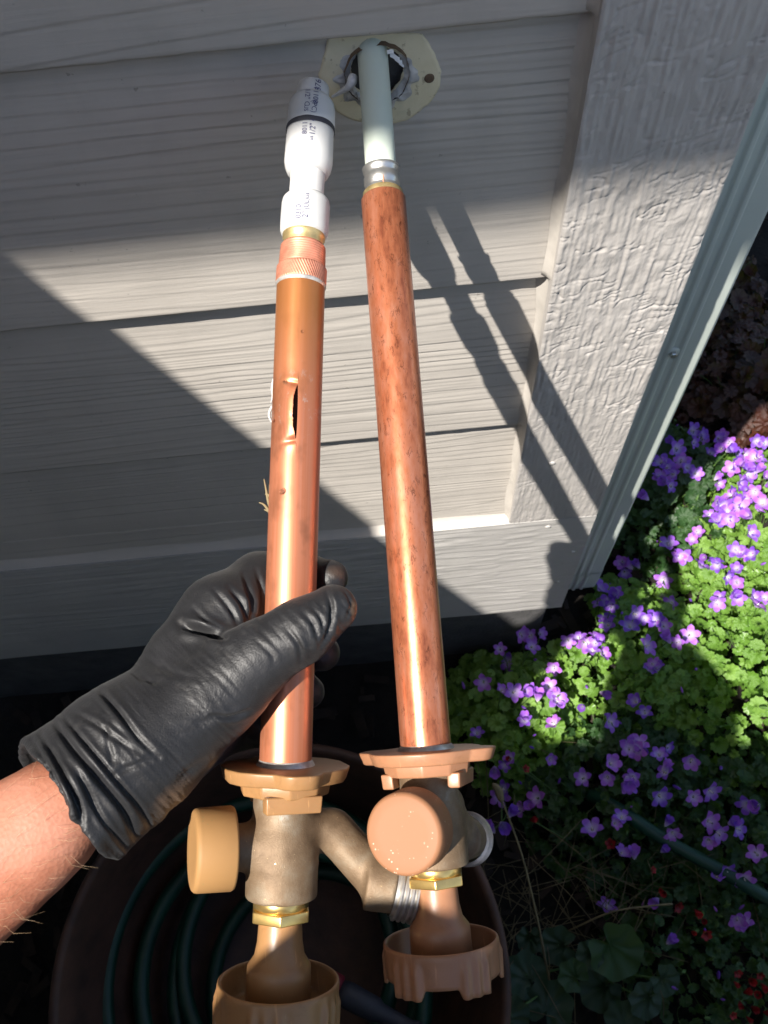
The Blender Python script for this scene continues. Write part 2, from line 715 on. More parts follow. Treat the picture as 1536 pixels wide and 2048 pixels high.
def m_glove():
    m, nt, b = new_mat('black_nitrile')
    c = coords(nt)
    dirt = noise(nt, c, 22, 4, 0.6)
    fine = noise(nt, c, 420, 3)
    geo = nd(nt, 'NewGeometry')
    sep = nd(nt, 'SeparateXYZ', {'Vector': geo.outputs['Position']})
    base = ramp(nt, noise(nt, c, 60, 4), [(0.3, (0.009, 0.009, 0.010)), (0.75, (0.017, 0.017, 0.019))])
    dust = ramp(nt, noise(nt, c, 150, 5, 0.7), [(0.55, 0.0), (0.85, 0.22)])
    col = mix(nt, dust, base, (0.12, 0.11, 0.10))
    # dried mud smeared on the heel of the hand and on the thumb and finger tips
    at_n = nd(nt, 'Attribute', attribute_name='mud')
    mudf = nd(nt, 'Math', {0: at_n.outputs['Fac'], 1: dirt}, operation='MULTIPLY').outputs[0]
    col = mix(nt, ramp(nt, mudf, [(0.22, 0.0), (0.5, 0.7)]), col, (0.16, 0.085, 0.04))
    setc(nt, b, col)
    sett(nt, b, 'Roughness', nd(nt, 'MapRange', {'Value': noise(nt, c, 90, 3), 'To Min': 0.42, 'To Max': 0.60}).outputs[0])
    b.inputs['Specular IOR Level'].default_value = 0.42
    b.inputs['Sheen Weight'].default_value = 0.04
    wr = noise(nt, coords(nt, (1, 1, 1)), 130, 4, 0.55, 0.6)
    weave = noise(nt, c, 1300, 2)
    line = ramp(nt, noise(nt, c, 48, 3, 0.55, 1.2), [(0.475, 1.0), (0.497, 0.0), (0.503, 0.0), (0.525, 1.0)])
    wr = mix(nt, 0.45, wr, line)
    h = mix(nt, 0.5, mix(nt, 0.6, wr, fine), weave)
    bump(nt, b, h, 0.30, 0.0010)
    return m


MAT['glove'] = m_glove()


def m_skin():
    m, nt, b = new_mat('sunlit_skin')
    c = coords(nt)
    n = noise(nt, c, 35, 4, 0.6)
    p = noise(nt, c, 180, 3)
    col = ramp(nt, n, [(0.3, (0.30, 0.10, 0.055)), (0.5, (0.38, 0.155, 0.095)), (0.75, (0.44, 0.205, 0.14))])
    col = mix(nt, ramp(nt, p, [(0.58, 0.0), (0.75, 0.35)]), col, (0.36, 0.12, 0.075))
    setc(nt, b, col)
    b.inputs['Roughness'].default_value = 0.58
    b.inputs['Specular IOR Level'].default_value = 0.35
    b.inputs['Subsurface Weight'].default_value = 0.15
    b.inputs['Subsurface Radius'].default_value = (1, 0.35, 0.2)
    b.inputs['Subsurface Scale'].default_value = 0.004
    v = nd(nt, 'TexVoronoi', {'Vector': c, 'Scale': 650.0})
    h = mix(nt, 0.4, p, v.outputs['Distance'])
    bump(nt, b, h, 0.35, 0.0008)
    return m


MAT['skin'] = m_skin()
MAT['hair'] = plain('brown_hair', (0.09, 0.055, 0.03), 0.5)
MAT['arm_hair'] = plain('fair_arm_hair', (0.42, 0.29, 0.17), 0.4)
MAT['shirt'] = plain('navy_cotton', (0.035, 0.045, 0.08), 0.9, var=0.2, vscale=40, bscale=600, bstr=0.3)
MAT['trousers'] = plain('grey_work_cloth', (0.08, 0.075, 0.07), 0.9, var=0.2, vscale=30, bscale=600, bstr=0.3)
MAT['terracotta'] = plain('brown_resin_pot', (0.06, 0.026, 0.016), 0.6, var=0.4, vscale=30, bscale=120, bstr=0.3, bdist=0.002)
MAT['hose'] = plain('green_hose_vinyl', (0.002, 0.035, 0.02), 0.5, var=0.2, vscale=30)
MAT['red_hub'] = plain('faded_red_plastic', (0.22, 0.02, 0.03), 0.45)


def m_soil():
    m, nt, b = new_mat('damp_soil')
    c = coords(nt)
    n = noise(nt, c, 14, 6, 0.65)
    setc(nt, b, ramp(nt, n, [(0.3, (0.007, 0.005, 0.004)), (0.7, (0.022, 0.016, 0.011))]))
    b.inputs['Roughness'].default_value = 0.95
    bump(nt, b, noise(nt, c, 60, 6, 0.7), 0.9, 0.02)
    return m


MAT['soil'] = m_soil()
MAT['mulch'] = plain('bark_mulch', (0.022, 0.013, 0.008), 0.9, var=0.5, vscale=40)


def leaf_mat(name, c0, c1, trans=0.35, rough=0.42):
    m, nt, b = new_mat(name)
    oi = nd(nt, 'ObjectInfo')
    c = coords(nt)
    n = noise(nt, c, 60, 3)
    f = nd(nt, 'Math', {0: oi.outputs['Random'], 1: n}, operation='ADD').outputs[0]
    f = nd(nt, 'Math', {0: f, 1: 0.5}, operation='MULTIPLY').outputs[0]
    col = ramp(nt, f, [(0.2, c0), (0.8, c1)])
    vein = ramp(nt, noise(nt, coords(nt, (1, 1, 1)), 260, 2), [(0.45, 0.0), (0.7, 0.3)])
    col = mix(nt, vein, col, [min(1, x * 1.5) for x in c1])
    setc(nt, b, col)
    b.inputs['Roughness'].default_value = rough
    bump(nt, b, noise(nt, c, 220, 3), 0.4, 0.001)
    tr = nd(nt, 'BsdfTranslucent', {'Color': mix(nt, 0.5, col, (0.35, 0.5, 0.03))})
    ms = nd(nt, 'MixShader', {0: trans, 1: b.outputs[0], 2: tr.outputs[0]})
    out = [x for x in nt.nodes if x.type == 'OUTPUT_MATERIAL'][0]
    nt.links.new(ms.outputs[0], out.inputs[0])
    return m


MAT['leaf'] = leaf_mat('sunlit_bellflower_leaf', (0.10, 0.22, 0.028), (0.23, 0.40, 0.075), 0.42, 0.36)  # bellflower leaf with sunlight painted in as a brighter green
MAT['leaf_dark'] = leaf_mat('deep_green_shade_leaf', (0.018, 0.05, 0.014), (0.04, 0.10, 0.028))  # shade painted in: darker copy for shaded bellflowers; also other deep green leaves
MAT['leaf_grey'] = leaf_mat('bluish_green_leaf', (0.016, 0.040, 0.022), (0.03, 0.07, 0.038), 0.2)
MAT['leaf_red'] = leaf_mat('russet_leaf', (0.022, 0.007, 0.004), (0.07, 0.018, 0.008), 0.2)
MAT['stem'] = plain('green_stem', (0.07, 0.14, 0.03), 0.6)
MAT['dry_stem'] = plain('dry_stem', (0.17, 0.135, 0.07), 0.8, var=0.3)


def petal_mat(name, c0, c1, trans=0.3, eye=(0.75, 0.70, 0.85)):
    m, nt, b = new_mat(name)
    oi = nd(nt, 'ObjectInfo')
    col = ramp(nt, oi.outputs['Random'], [(0.1, c0), (0.55, c1), (0.95, (c1[0] * 1.15, c1[1] * 1.0, c1[2] * 0.92))])
    uv = coords(nt, (1, 1, 1), 'UV')
    sep = nd(nt, 'SeparateXYZ', {'Vector': uv})
    col = mix(nt, ramp(nt, sep.outputs[1], [(0.02, 0.85), (0.30, 0.0)]), col, eye)
    setc(nt, b, col)
    b.inputs['Roughness'].default_value = 0.55
    tr = nd(nt, 'BsdfTranslucent', {'Color': col})
    ms = nd(nt, 'MixShader', {0: trans, 1: b.outputs[0], 2: tr.outputs[0]})
    out = [x for x in nt.nodes if x.type == 'OUTPUT_MATERIAL'][0]
    nt.links.new(ms.outputs[0], out.inputs[0])
    return m


MAT['petal'] = petal_mat('violet_petal', (0.19, 0.06, 0.52), (0.36, 0.13, 0.66))
MAT['petal_red'] = petal_mat('red_petal', (0.22, 0.008, 0.012), (0.34, 0.015, 0.018), 0.2, (0.12, 0.01, 0.01))
MAT['pistil'] = plain('pale_pistil', (0.75, 0.70, 0.60), 0.6)

# ------------------------------------------------------------------ the house
TX0, TX1 = 0.1123, 0.2012
TY = -0.009
EXPO = 0.1778
GROUND = -1.03
ADDED_HEDGE_TOP = -0.10
house = empty('house', (0.0, 0.0, GROUND), 'grey lap sided house wall with rough corner trim and a ragged faucet hole', 'house')

HOLE = on_y(755, 155, 0.002)
HOLE_R = 0.0128


def siding_grain(X, Z, seed):
    zz = Z + 0.0028 * vn(X * 5, Z * 12, seed) + 0.0010 * vn(X * 26, Z * 60, seed + 1)
    zone = vn(X * 2.0, Z * 16, seed + 5)
    a = vn(X * 1.3, zz * 24, seed + 2) * 4.6 + zz * 62
    saw = 1 - (a - np.floor(a))
    saw = np.where(saw < 0.90, 0.35 + 0.65 * saw / 0.90, 1 - 1.0 * np.sin(np.pi * np.clip((saw - 0.90) / 0.10, 0, 1) / 2)) 
    b = vn(X * 2.2, zz * 55, seed + 3) * 4 + zz * 120
    sb = 1 - (b - np.floor(b))
    sb = np.where(sb < 0.8, sb / 0.8, (1 - sb) / 0.2)
    fine = vn(X * 18, zz * 900, seed + 4)
    blot = vn(X * 45, Z * 60, seed + 6)
    return 0.00070 * sstep(0.15, 0.8, zone) * saw + 0.00034 * sb * sstep(0.2, 0.8, vn(X * 5, Z * 26, seed + 8)) + 0.00014 * fine + 0.0003 * blot


def board(i):
    zb = -EXPO * i
    fine = -1 <= i <= 3
    if fine:
        xs = np.r_[np.linspace(-0.65, -0.29, 12), np.arange(-0.286, TX0 - 0.0002, 0.0022), TX0 - 0.0002]
        hs = np.r_[np.arange(0, EXPO + 0.012, 0.00095)]
        if i == -1:
            hs = np.r_[np.arange(0, 0.07, 0.00095), np.linspace(0.072, EXPO + 0.012, 12)]
    else:
        xs = np.linspace(-0.65, TX0 - 0.0002, 60)
        hs = np.linspace(0, EXPO + 0.012, 30)
    X, H = np.meshgrid(xs, hs, indexing='ij')
    Z = zb + H
    Y = 0.0085 * H / EXPO
    Y = Y - siding_grain(X, Z, 20 + i * 7) * sstep(0, 0.002, H)
    Zr = Z + np.where(H < 1e-6, 0.0012 * (vn(X * 90, 0 * X, 60 + i) - 0.5), 0)
    V = np.c_[X.ravel(), Y.ravel(), Zr.ravel()]
    nu, nv = X.shape
    F = grid_faces(nu, nv)
    # flip so that the front looks to -Y, then drop the hole
    if i == 1:
        cx = np.array([V[list(f)].mean(0) for f in F])
        keep = (cx[:, 0] - HOLE[0]) ** 2 + (cx[:, 2] - HOLE[2]) ** 2 > (HOLE_R + 0.0035) ** 2
        F = [f for f, k in zip(F, keep) if k]
    # underside and back
    n0 = len(V)
    low = V.reshape(nu, nv, 3)[:, 0]
    back = low.copy()
    back[:, 1] = 0.0086
    V = np.r_[V, back]
    for a in range(nu - 1):
        F.append((a * nv, (a + 1) * nv, n0 + a + 1, n0 + a))
    F = [f[::-1] for f in F]
    return mesh('siding_board', V, F, MAT['siding'], house)


# board i's bottom edge is at z = -i * EXPO; board 1 carries the hole
for i in range(-8, 4):
    board(i)

# sheathing behind everything
box('sheathing', (-0.65, TX0 + 0.08, 0.0125, 0.03, GROUND, 1.44), MAT['concrete'], house)


def trim_board():
    xs = np.linspace(TX0, TX1, 112)
    zs = np.r_[np.linspace(1.44, 0.12, 40), np.arange(0.118, -0.5305, -0.0009), -0.5305]
    X, Z = np.meshgrid(xs, zs, indexing='ij')
    wx = X + 0.0014 * vn(X * 90, Z * 50, 1)
    wz = Z - 0.30 * (X - TX0) + 0.003 * vn(X * 110, Z * 60, 2)
    lum = fbm(wx * 300, wz * 190, 3, 3)
    big = vn(wx * 60, wz * 90, 4)
    c = np.abs(vn(wx * 75, wz * 260, 5) * 2 - 1)
    crack = np.exp(-(c / 0.09) ** 2) * sstep(0.5, 0.72, vn(X * 55, Z * 80, 6))
    c2 = np.abs(vn(wx * 40, wz * 420, 15) * 2 - 1)
    crack2 = np.exp(-(c2 / 0.10) ** 2) * sstep(0.5, 0.75, vn(X * 40, Z * 70, 16))
    grain = vn(X * 620 + 3 * vn(X * 40, Z * 25, 9), Z * 22, 8)
    hatch = vn(wx * 480, wz * 75, 18)
    edge = sstep(0.016, 0.0, X - TX0) + sstep(0.024, 0.0, TX1 - X)
    D = 0.0007 * (lum - 0.5) + 0.0005 * (big - 0.5) - 0.0007 * crack - 0.0004 * crack2 + (0.0006 + 0.0005 * edge) * grain + 0.0011 * hatch
    fade = sstep(0, 0.0015, X - TX0) * sstep(0, 0.0015, TX1 - X)
    lowz = sstep(-0.40, -0.30, Z)
    D = D * (0.55 + 0.45 * lowz)
    Y = TY - D * (0.4 + 0.6 * fade)
    nu, nv = X.shape
    V = np.c_[X.ravel(), Y.ravel(), Z.ravel()]
    F = [f[::-1] for f in grid_faces(nu, nv)]
    n0 = len(V)
    W = V.reshape(nu, nv, 3)
    for col in (0, nu - 1):
        e = W[col].copy()
        bk = e.copy()
        bk[:, 1] = 0.02
        V = np.r_[V, e, bk]
        b0 = len(V) - 2 * nv
        for j in range(nv - 1):
            f = (b0 + j, b0 + j + 1, b0 + nv + j + 1, b0 + nv + j)
            F.append(f if col == 0 else f[::-1])
    e = W[:, -1].copy()
    bk = e.copy()
    bk[:, 1] = 0.02
    V = np.r_[V, e, bk]
    b0 = len(V) - 2 * nu
    for j in range(nu - 1):
        F.append((b0 + j, b0 + j + 1, b0 + nu + j + 1, b0 + nu + j))
    return mesh('corner_trim', V, F, MAT['trim'], house)


trim_board()


def skirt():
    xs = np.r_[np.linspace(-0.65, -0.3, 10), np.arange(-0.297, TX1 + 1e-6, 0.0024)]
    xs[-1] = TX1
    zs = np.r_[np.arange(-0.5325, -0.805, -0.0013)]
    X, Z = np.meshgrid(xs, zs, indexing='ij')
    zz = Z + 0.008 * vn(X * 6, Z * 10, 31) + 0.002 * vn(X * 30, Z * 50, 32)
    a = vn(X * 1.6, zz * 30, 33) * 5 + zz * 40
    saw = 1 - (a - np.floor(a))
    saw = np.where(saw < 0.85, saw / 0.85, (1 - saw) / 0.15)
    patch = sstep(0.45, 0.7, vn(X * 30, zz * 160, 36))
    D = 0.0005 * saw + 0.0006 * patch * vn(X * 30, zz * 300, 35) + 0.0002 * vn(X * 40, Z * 500, 34)
    Y = TY - D
    nu, nv = X.shape
    V = np.c_[X.ravel(), Y.ravel(), Z.ravel()]
    F = [f[::-1] for f in grid_faces(nu, nv)]
    W = V.reshape(nu, nv, 3)
    for line, rev in ((W[:, 0], True), (W[:, -1], False), (W[-1], True)):
        bk = line.copy()
        bk[:, 1] = 0.018
        n0 = len(V)
        k = len(line)
        V = np.r_[V, line, bk]
        for j in range(k - 1):
            f = (n0 + j, n0 + j + 1, n0 + k + j + 1, n0 + k + j)
            F.append(f[::-1] if rev else f)
    return mesh('skirt_board', V, F, MAT['skirt'], house)


skirt()
# nail heads on trim and skirt
for px, py in ((1104, 926), (1096, 1053), (1145, 1103), (1115, 1163)):
    q = on_y(px, py, TY)
    fr = Frame(q + np.array([0, 0.0005, 0]), (0, -1, 0), (1, 0, 0))
    lathe('nail_head', [(0, 0.0032), (0.0014, 0.0030), (0.0019, 0.0015)], MAT['skirt'], house, fr, 14)

# caulk beads: along the trim, and the bevelled bead on the skirt
zs = np.arange(0.15, -0.531, -0.004)
bead = []
for z in zs:
    yb = 0.0085 * ((z % EXPO) / EXPO)
    w = 0.0045 + 0.0016 * math.sin(z * 61) * math.sin(z * 23)
    bead.append([(TX0 - w, yb - 0.0006, z), (TX0 - w * 0.55, yb - 0.0022, z), (TX0 - w * 0.2, yb - 0.0048, z), (TX0 + 0.0004, yb * 0.4 - 0.0068, z)])
B = np.array(bead).reshape(-1, 3)
mesh('caulk_bead', B, [f for f in grid_faces(len(zs), 4)], MAT['caulk'], house)
xs = np.arange(-0.65, TX0, 0.006)
bead = []
for x in xs:
    w = 0.010 + 0.002 * math.sin(x * 40)
    bead.append([(x, 0.0005, -0.5325 + w), (x, -0.0012, -0.5325 + w * 0.6), (x, -0.0048, -0.5325 + w * 0.25), (x, -0.0084, -0.5318)])
B = np.array(bead).reshape(-1, 3)
mesh('caulk_bead', B, grid_faces(len(xs), 4), MAT['siding'], house)

# foundation, side wall, side trim
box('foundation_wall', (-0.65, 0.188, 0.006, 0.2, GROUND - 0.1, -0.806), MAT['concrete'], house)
box('side_wall', (TX0 + 0.081, 0.186, 0.031, 3.5, GROUND - 0.1, 1.44), MAT['siding'], house)
box('side_trim', (0.187, TX1 - 0.0006, 0.021, 0.10, -0.80, 1.44), MAT['trim'], house)

# eave above: soffit, fascia and gutter, which throw the upper shade
EY = -0.60
EZ = -0.142 + 2.42 * 0.713 - 0.045
box('soffit', (-3.0, 0.75, EY + 0.03, 0.0, EZ + 0.10, EZ + 0.125), MAT['soffit'], house)
box('fascia', (-3.0, 0.77, EY + 0.005, EY + 0.028, EZ + 0.02, EZ + 0.19), MAT['trim'], house)
box('gutter', (-3.0, 0.78, EY - 0.11, EY + 0.003, EZ + 0.045, EZ + 0.17), MAT['downspout'], house, 0.01)
roofV = [(-3.0, EY - 0.02, EZ + 0.175), (0.80, EY - 0.02, EZ + 0.175), (0.80, 3.4, EZ + 1.8), (-3.0, 3.4, EZ + 1.8),
         (-3.0, EY - 0.02, EZ + 0.200), (0.80, EY - 0.02, EZ + 0.200), (0.80, 3.4, EZ + 1.83), (-3.0, 3.4, EZ + 1.83)]
mesh('roof', roofV, [(0, 3, 2, 1), (4, 5, 6, 7), (0, 1, 5, 4), (1, 2, 6, 5), (2, 3, 7, 6), (3, 0, 4, 7)], MAT['concrete'], house, False)
# unseen wall added further left so its level top edge throws the slanting shade
BX = -0.66
BZ = -0.2038 + (2.42 / 1.12) * (-0.1738 - BX)
box('added_shade_wall', (-2.2, BX, -1.5, 0.0, GROUND - 0.1, BZ), MAT['siding'], house)

# (see also the pale patio below, added to throw light up under the eave)
# patch of old paint left by the removed faucet plate, with the hole in it
outline_px = [(657, 84), (648, 118), (637, 157), (646, 182), (659, 202), (672, 228), (695, 239), (718, 246), (788, 249), (815, 243), (838, 228),
              (860, 210), (874, 192), (881, 178), (884, 150), (878, 132), (870, 112), (856, 88), (845, 76), (800, 74), (740, 75), (690, 77)]


def plate_y(z):
    return 0.0085 * ((z + EXPO) / EXPO)


def densify(poly, n):
    poly = np.array(poly, float)
    d = np.r_[0, np.cumsum(np.linalg.norm(np.diff(np.r_[poly, poly[:1]], axis=0), axis=1))]
    t = np.linspace(0, d[-1], n, endpoint=False)
    pp = np.r_[poly, poly[:1]]
    return np.c_[np.interp(t, d, pp[:, 0]), np.interp(t, d, pp[:, 1])]


out = np.array([on_y(px, py, 0.004) for px, py in outline_px])[:, [0, 2]]
ang = np.arctan2(out[:, 1] - HOLE[2], out[:, 0] - HOLE[0])
N = 120
pol = densify(out, 400)
pa = np.arctan2(pol[:, 1] - HOLE[2], pol[:, 0] - HOLE[0])
pr = np.hypot(pol[:, 1] - HOLE[2], pol[:, 0] - HOLE[0])
o_ = np.argsort(pa)
pa, pr = pa[o_], pr[o_]
V = []
rad = [0, 0.04, 0.10, 0.2, 0.32, 0.46, 0.6, 0.75, 0.9, 0.98, 1.0]
for q in rad:
    for k in range(N):
        a = -math.pi + 2 * math.pi * k / N
        ro = np.interp(a, np.r_[pa[-1] - 2 * math.pi, pa, pa[0] + 2 * math.pi], np.r_[pr[-1], pr, pr[0]])
        ro += 0.0005 * (vn(a * 9, 3.3) - 0.5)
        ri = HOLE_R + 0.0016 * (vn(a * 4 + 9, 0.5) - 0.5) + 0.0007 * (vn(a * 16 + 60, 1.5) - 0.5)
        r = ri + (ro - ri) * q
        x = HOLE[0] + r * math.cos(a)
        z = min(HOLE[2] + r * math.sin(a), -0.0006)
        h = 0.0009 + 0.0003 * vn(x * 300, z * 500) + (0.0003 if q < 0.95 else 0)
        if q == 0:
            h -= 0.0012
        if q >= 1.0:
            h = 0.0004
        V.append((x, plate_y(z) - h - 0.0004, z))
mesh('old_paint_patch', V, [f[::-1] for f in grid_faces(len(rad), N, True)], MAT['old_paint'], house)
# sealant ring, torn lumps and a smear on its left
for name, mat_, a0, a1, r0, w, hgt, sd in (('sealant_ring', 'sealant', 2.3, 6.9, HOLE_R + 0.0004, 0.0080, 0.0020, 4),
                                           ('sealant_smear', 'white_sealant', 3.2, 4.4, HOLE_R + 0.0002, 0.0026, 0.0036, 9)):
    V = []
    n, mm = 90, 7
    for i in range(n):
        t = i / (n - 1)
        a = a0 + (a1 - a0) * t
        taper = math.sin(math.pi * min(max(t, 0.02), 0.98)) ** 0.5
        for j in range(mm):
            s = j / (mm - 1)
            rr = r0 + (w * (0.5 + vn(a * 5, sd)) * taper) * s + 0.0010 * (vn(a * 11, s * 3, sd) - 0.5)
            x = HOLE[0] + rr * math.cos(a)
            z = HOLE[2] + rr * math.sin(a)
            h = 0.0010 + hgt * taper * math.sin(math.pi * (0.08 + 0.84 * s)) * (0.35 + vn(a * 13 + 3, s * 4, sd + 1))
            V.append((x, plate_y(z) - 0.0005 - h, z))
    mesh(name, V, [f[::-1] for f in grid_faces(n, mm)], MAT[mat_], house)
# the torn string of white sealant that hangs off to the left
sp = [on_y(706, 152, 0.001), on_y(703, 165, -0.002), on_y(694, 176, -0.002), on_y(678, 186, 0.001), on_y(664, 194, 0.002)]
tube('sealant_string', spline(sp, 6), np.interp(np.linspace(0, 1, 25), [0, .2, .5, 1], [0.0022, 0.0026, 0.0016, 0.0006]), MAT['white_sealant'], house, 8)
# torn paint curl at the upper right of the hole
for px, py, s in ((781, 105, 1.0), (790, 116, 1.4), (797, 122, 1.1), (803, 130, 0.7)):
    q = on_y(px, py, 0.001)
    V = []
    for i in range(5):
        for j in range(4):
            V.append(q + 0.0010 * s * np.array([(i - 2) * 0.8, -0.9 * math.sin(i * 0.8 + px) + 0.3 * j, (j - 1.5) * 0.5 - 0.35 * (i - 2)]))
    mesh('paint_flake', V, grid_faces(5, 4), MAT['white_sealant'], house)
# the bore behind the hole
fr = Frame((HOLE[0], 0.003, HOLE[2]), (0, 1, 0), (1, 0, 0))
prof = [(0.0, HOLE_R + 0.0032), (0.02, HOLE_R + 0.004), (0.05, HOLE_R + 0.002), (0.07, 0.001)]
V, F, UV = lathe_vf(prof, 40, False, True, fr, lambda a, z, r: (r + 0.0012 * (vn(a * 6 + 20, z * 300) - .5), z))
mesh('bore', V, [f[::-1] for f in F], MAT['cavity'], house, True, UV)
# dark raised disc on the patch, painted in for the screw hole's shade
q = on_y(860, 166, 0.002)
lathe('screw_hole_shade', [(0.0000, 0.0027), (0.0006, 0.0022), (0.0004, 0.0010), (0.0003, 0.0002)], MAT['cavity'], house,
      Frame((q[0], plate_y(q[2]) - 0.0016, q[2]), (0, -1, 0), (1, 0, 0)), 20)

# ------------------------------------------------------------------ downspout
DX0, DX1, DY = 0.2035, 0.2730, 0.045
ds = empty('downspout', (0.238, 0.07, GROUND + 0.12), 'grey green ribbed metal downspout standing in shade beside the corner trim', 'downspout')
prof = []
n_r = 7
xs = np.linspace(DX0, DX1, 121)
for x in xs:
    u = (x - DX0) / (DX1 - DX0)
    edge = 0.006 * (sstep(0.09, 0.0, u) ** 2 + sstep(0.90, 1.0, u) ** 2)
    rib = 0
    for c in (0.34, 0.50, 0.66):
        rib += 0.0022 * math.exp(-((u - c) / 0.035) ** 4)
    prof.append((x, DY + edge - rib))
prof += [(DX1 + 0.0005, DY + 0.012), (DX1, DY + 0.05), (DX0, DY + 0.05)]
prof = np.array(prof)
zs = np.linspace(1.5, GROUND + 0.14, 60)
V = np.array([(x, y, z) for z in zs for x, y in prof])
mesh('pipe', V, [f[::-1] for f in grid_faces(len(zs), len(prof), True)], MAT['downspout'], ds)
sw = on_y(1345, 705, DY - 0.001)
fr = Frame(sw, (0, -1, 0), (1, 0, 0))
lathe('washer', [(-0.001, 0.0066), (0.0005, 0.0064), (0.0010, 0.0040)], MAT['downspout'], ds, fr, 24)
V, F, UV = lathe_vf([(0.0008, 0.0034), (0.0036, 0.0034), (0.0042, 0.0026)], 6, True, True, fr)
mesh('screw', V, F, MAT['steel'], ds, False)
V = np.array([(x, y - 0.0012, z) for z in (-0.835, -0.84, -0.87, -0.875) for x, y in prof])
mesh('seam_band', V, [f[::-1] for f in grid_faces(4, len(prof), True)], MAT['downspout'], ds)

# ------------------------------------------------------------------ ground
gx = np.r_[-30, -8, -3, np.arange(-1.2, 1.6, 0.03), 3, 8, 30]
gy = np.r_[-30, -8, -3, np.arange(-1.2, 1.6, 0.03), 3, 8, 30]
X, Y = np.meshgrid(gx, gy, indexing='ij')
Zg = GROUND + 0.03 * (fbm(X * 9, Y * 9, 2, 3) - 0.5) * (np.abs(X) < 2) * (np.abs(Y) < 2)
g = mesh('ground', np.c_[X.ravel(), Y.ravel(), Zg.ravel()], grid_faces(len(gx), len(gy)), MAT['soil'])
tag(g, 'dark damp soil of the flower bed', 'ground', kind='structure')
pv = box('reflector', (-7.0, 7.0, -10.0, -1.14, GROUND - 0.08, GROUND + 0.045), MAT['bounce_slab'], None, 0.008)  # unseen slab added to bounce sunlight up onto the shaded wall
tag(pv, 'added out-of-view pale concrete patio in front of the flower bed', 'reflector', kind='structure')

# ------------------------------------------------------------------ the PEX stub and the two faucets
RIGHT, UP, BACK = CR[:, 0], CR[:, 1], CR[:, 2]


def text_on(body, fr, s, size, r, z0, phi0, up, parent, mat='ink', name='printed_text'):
    """Flat print wrapped on a round body: text runs along the axis (up or down), phi0 measured from the viewer's side."""
    cu = bpy.data.curves.new('print', 'FONT')
    cu.body = s
    cu.size = size
    cu.align_x = 'CENTER'
    cu.align_y = 'CENTER'
    cu.resolution_u = 3
    o = bpy.data.objects.new('print', cu)
    COL.objects.link(o)
    dg = bpy.context.evaluated_depsgraph_get()
    dg.update()
    me = bpy.data.meshes.new_from_object(o.evaluated_get(dg))
    bpy.data.objects.remove(o)
    v = np.array([x.co[:] for x in me.vertices])
    F = [tuple(p.vertices) for p in me.polygons]
    sg = 1 if up else -1
    z = z0 + sg * v[:, 0]
    phi = phi0 - sg * v[:, 1] / r
    rr = r(z) if callable(r) else r
    V = np.c_[rr * np.sin(phi), -rr * np.cos(phi), z]
    return mesh(name, fr.p(V), F, MAT[mat], parent, False)


def copper_split(name, fr, z0, z1, r, zc, half, mat, parent, phi_c):
    """Old tube burst open: a lens-shaped slit with its left lip pushed out."""
    nz, na = 420, 121
    V, UV = [], []
    for i in range(nz):
        z = z0 + (z1 - z0) * i / (nz - 1)
        t = (z - zc) / half
        w = max(0.0, 1 - abs(t) ** 2.2) ** 0.75 * (0.076 if abs(t) < 1 else 0) * (1 + 0.22 * (vn(z * 700, 2.5) - 0.5))
        env = math.exp(-(t / 1.15) ** 4)
        for k in range(na):
            u = k / (na - 1)
            a = u * 2 * math.pi                    # 0+ right lip ... 2pi- left lip
            ph = a
            rr = r
            if a > math.pi:
                b = 2 * math.pi - a                # angle left of the seam
                ph = a - w * 2.0 * math.exp(-(b / 0.5) ** 2)
                bul = math.exp(-(b / 0.55) ** 2)
                ph += 0.035 * (vn(z * 2300, 1.3) - 0.5) * math.exp(-(b / 0.10) ** 2) * (abs(t) < 1)
                rr += 0.0018 * bul * env
                e = math.exp(-((abs(t) - 1.05 - 0.16 * b) / 0.10) ** 2) * math.exp(-(b / 0.45) ** 2)
                rr -= 0.0011 * e
            else:
                ph = a + w * 0.35 * math.exp(-(a / 0.5) ** 2)
                rr += 0.0003 * math.exp(-(a / 0.4) ** 2) * env
            ph += phi_c
            V.append((rr * math.sin(ph), -rr * math.cos(ph), z))
            UV.append((a * r, z - z0))
    V = np.array(V)
    F = grid_faces(nz, na)
    # lip thickness
    V0 = V.reshape(nz, na, 3).copy()
    for k, rev in ((0, False), (na - 1, True)):
        lip = V0[:, k]
        inn = lip.copy()
        inn[:, :2] *= (1 - 0.0011 / r)
        n0 = len(V)
        V = np.r_[V, lip, inn]
        UV += [(k, 0)] * (2 * nz)
        for i in range(nz - 1):
            f = (n0 + i, n0 + i + 1, n0 + nz + i + 1, n0 + nz + i)
            F.append(f if rev else f[::-1])
    o = mesh(name, fr.p(V), F, mat, parent, True, UV)
    prof = [(z0, r * 0.80), (z1, r * 0.80)]
    lathe('tube_lining', prof, MAT['copper_in'], parent, fr, 40, False, False)
    return o


def plate_outline(n, a, b, p=2.6):
    return [(math.copysign(abs(math.cos(t)) ** (2 / p) * a, math.cos(t)), math.copysign(abs(math.sin(t)) ** (2 / p) * b, math.sin(t)))
            for t in np.linspace(0, 2 * math.pi, n, endpoint=False)]


def prism(name, poly, z0, z1, mat, parent, fr, bevel=0.0006, taper=1.0, smooth=False):
    n = len(poly)
    V = [(x, y, z1) for x, y in poly] + [(x * taper, y * taper, z0) for x, y in poly]
    F = [tuple(range(n)), tuple(range(2 * n - 1, n - 1, -1))]
    F += [(i, n + i, n + (i + 1) % n, (i + 1) % n) for i in range(n)]
    o = mesh(name, fr.p(V), F, MAT[mat], parent, smooth)
    if bevel:
        bake(o, ('BEVEL', dict(width=bevel, segments=3, limit_method='ANGLE', angle_limit=0.6)))
        for pl in o.data.polygons:
            pl.use_smooth = True
    return o


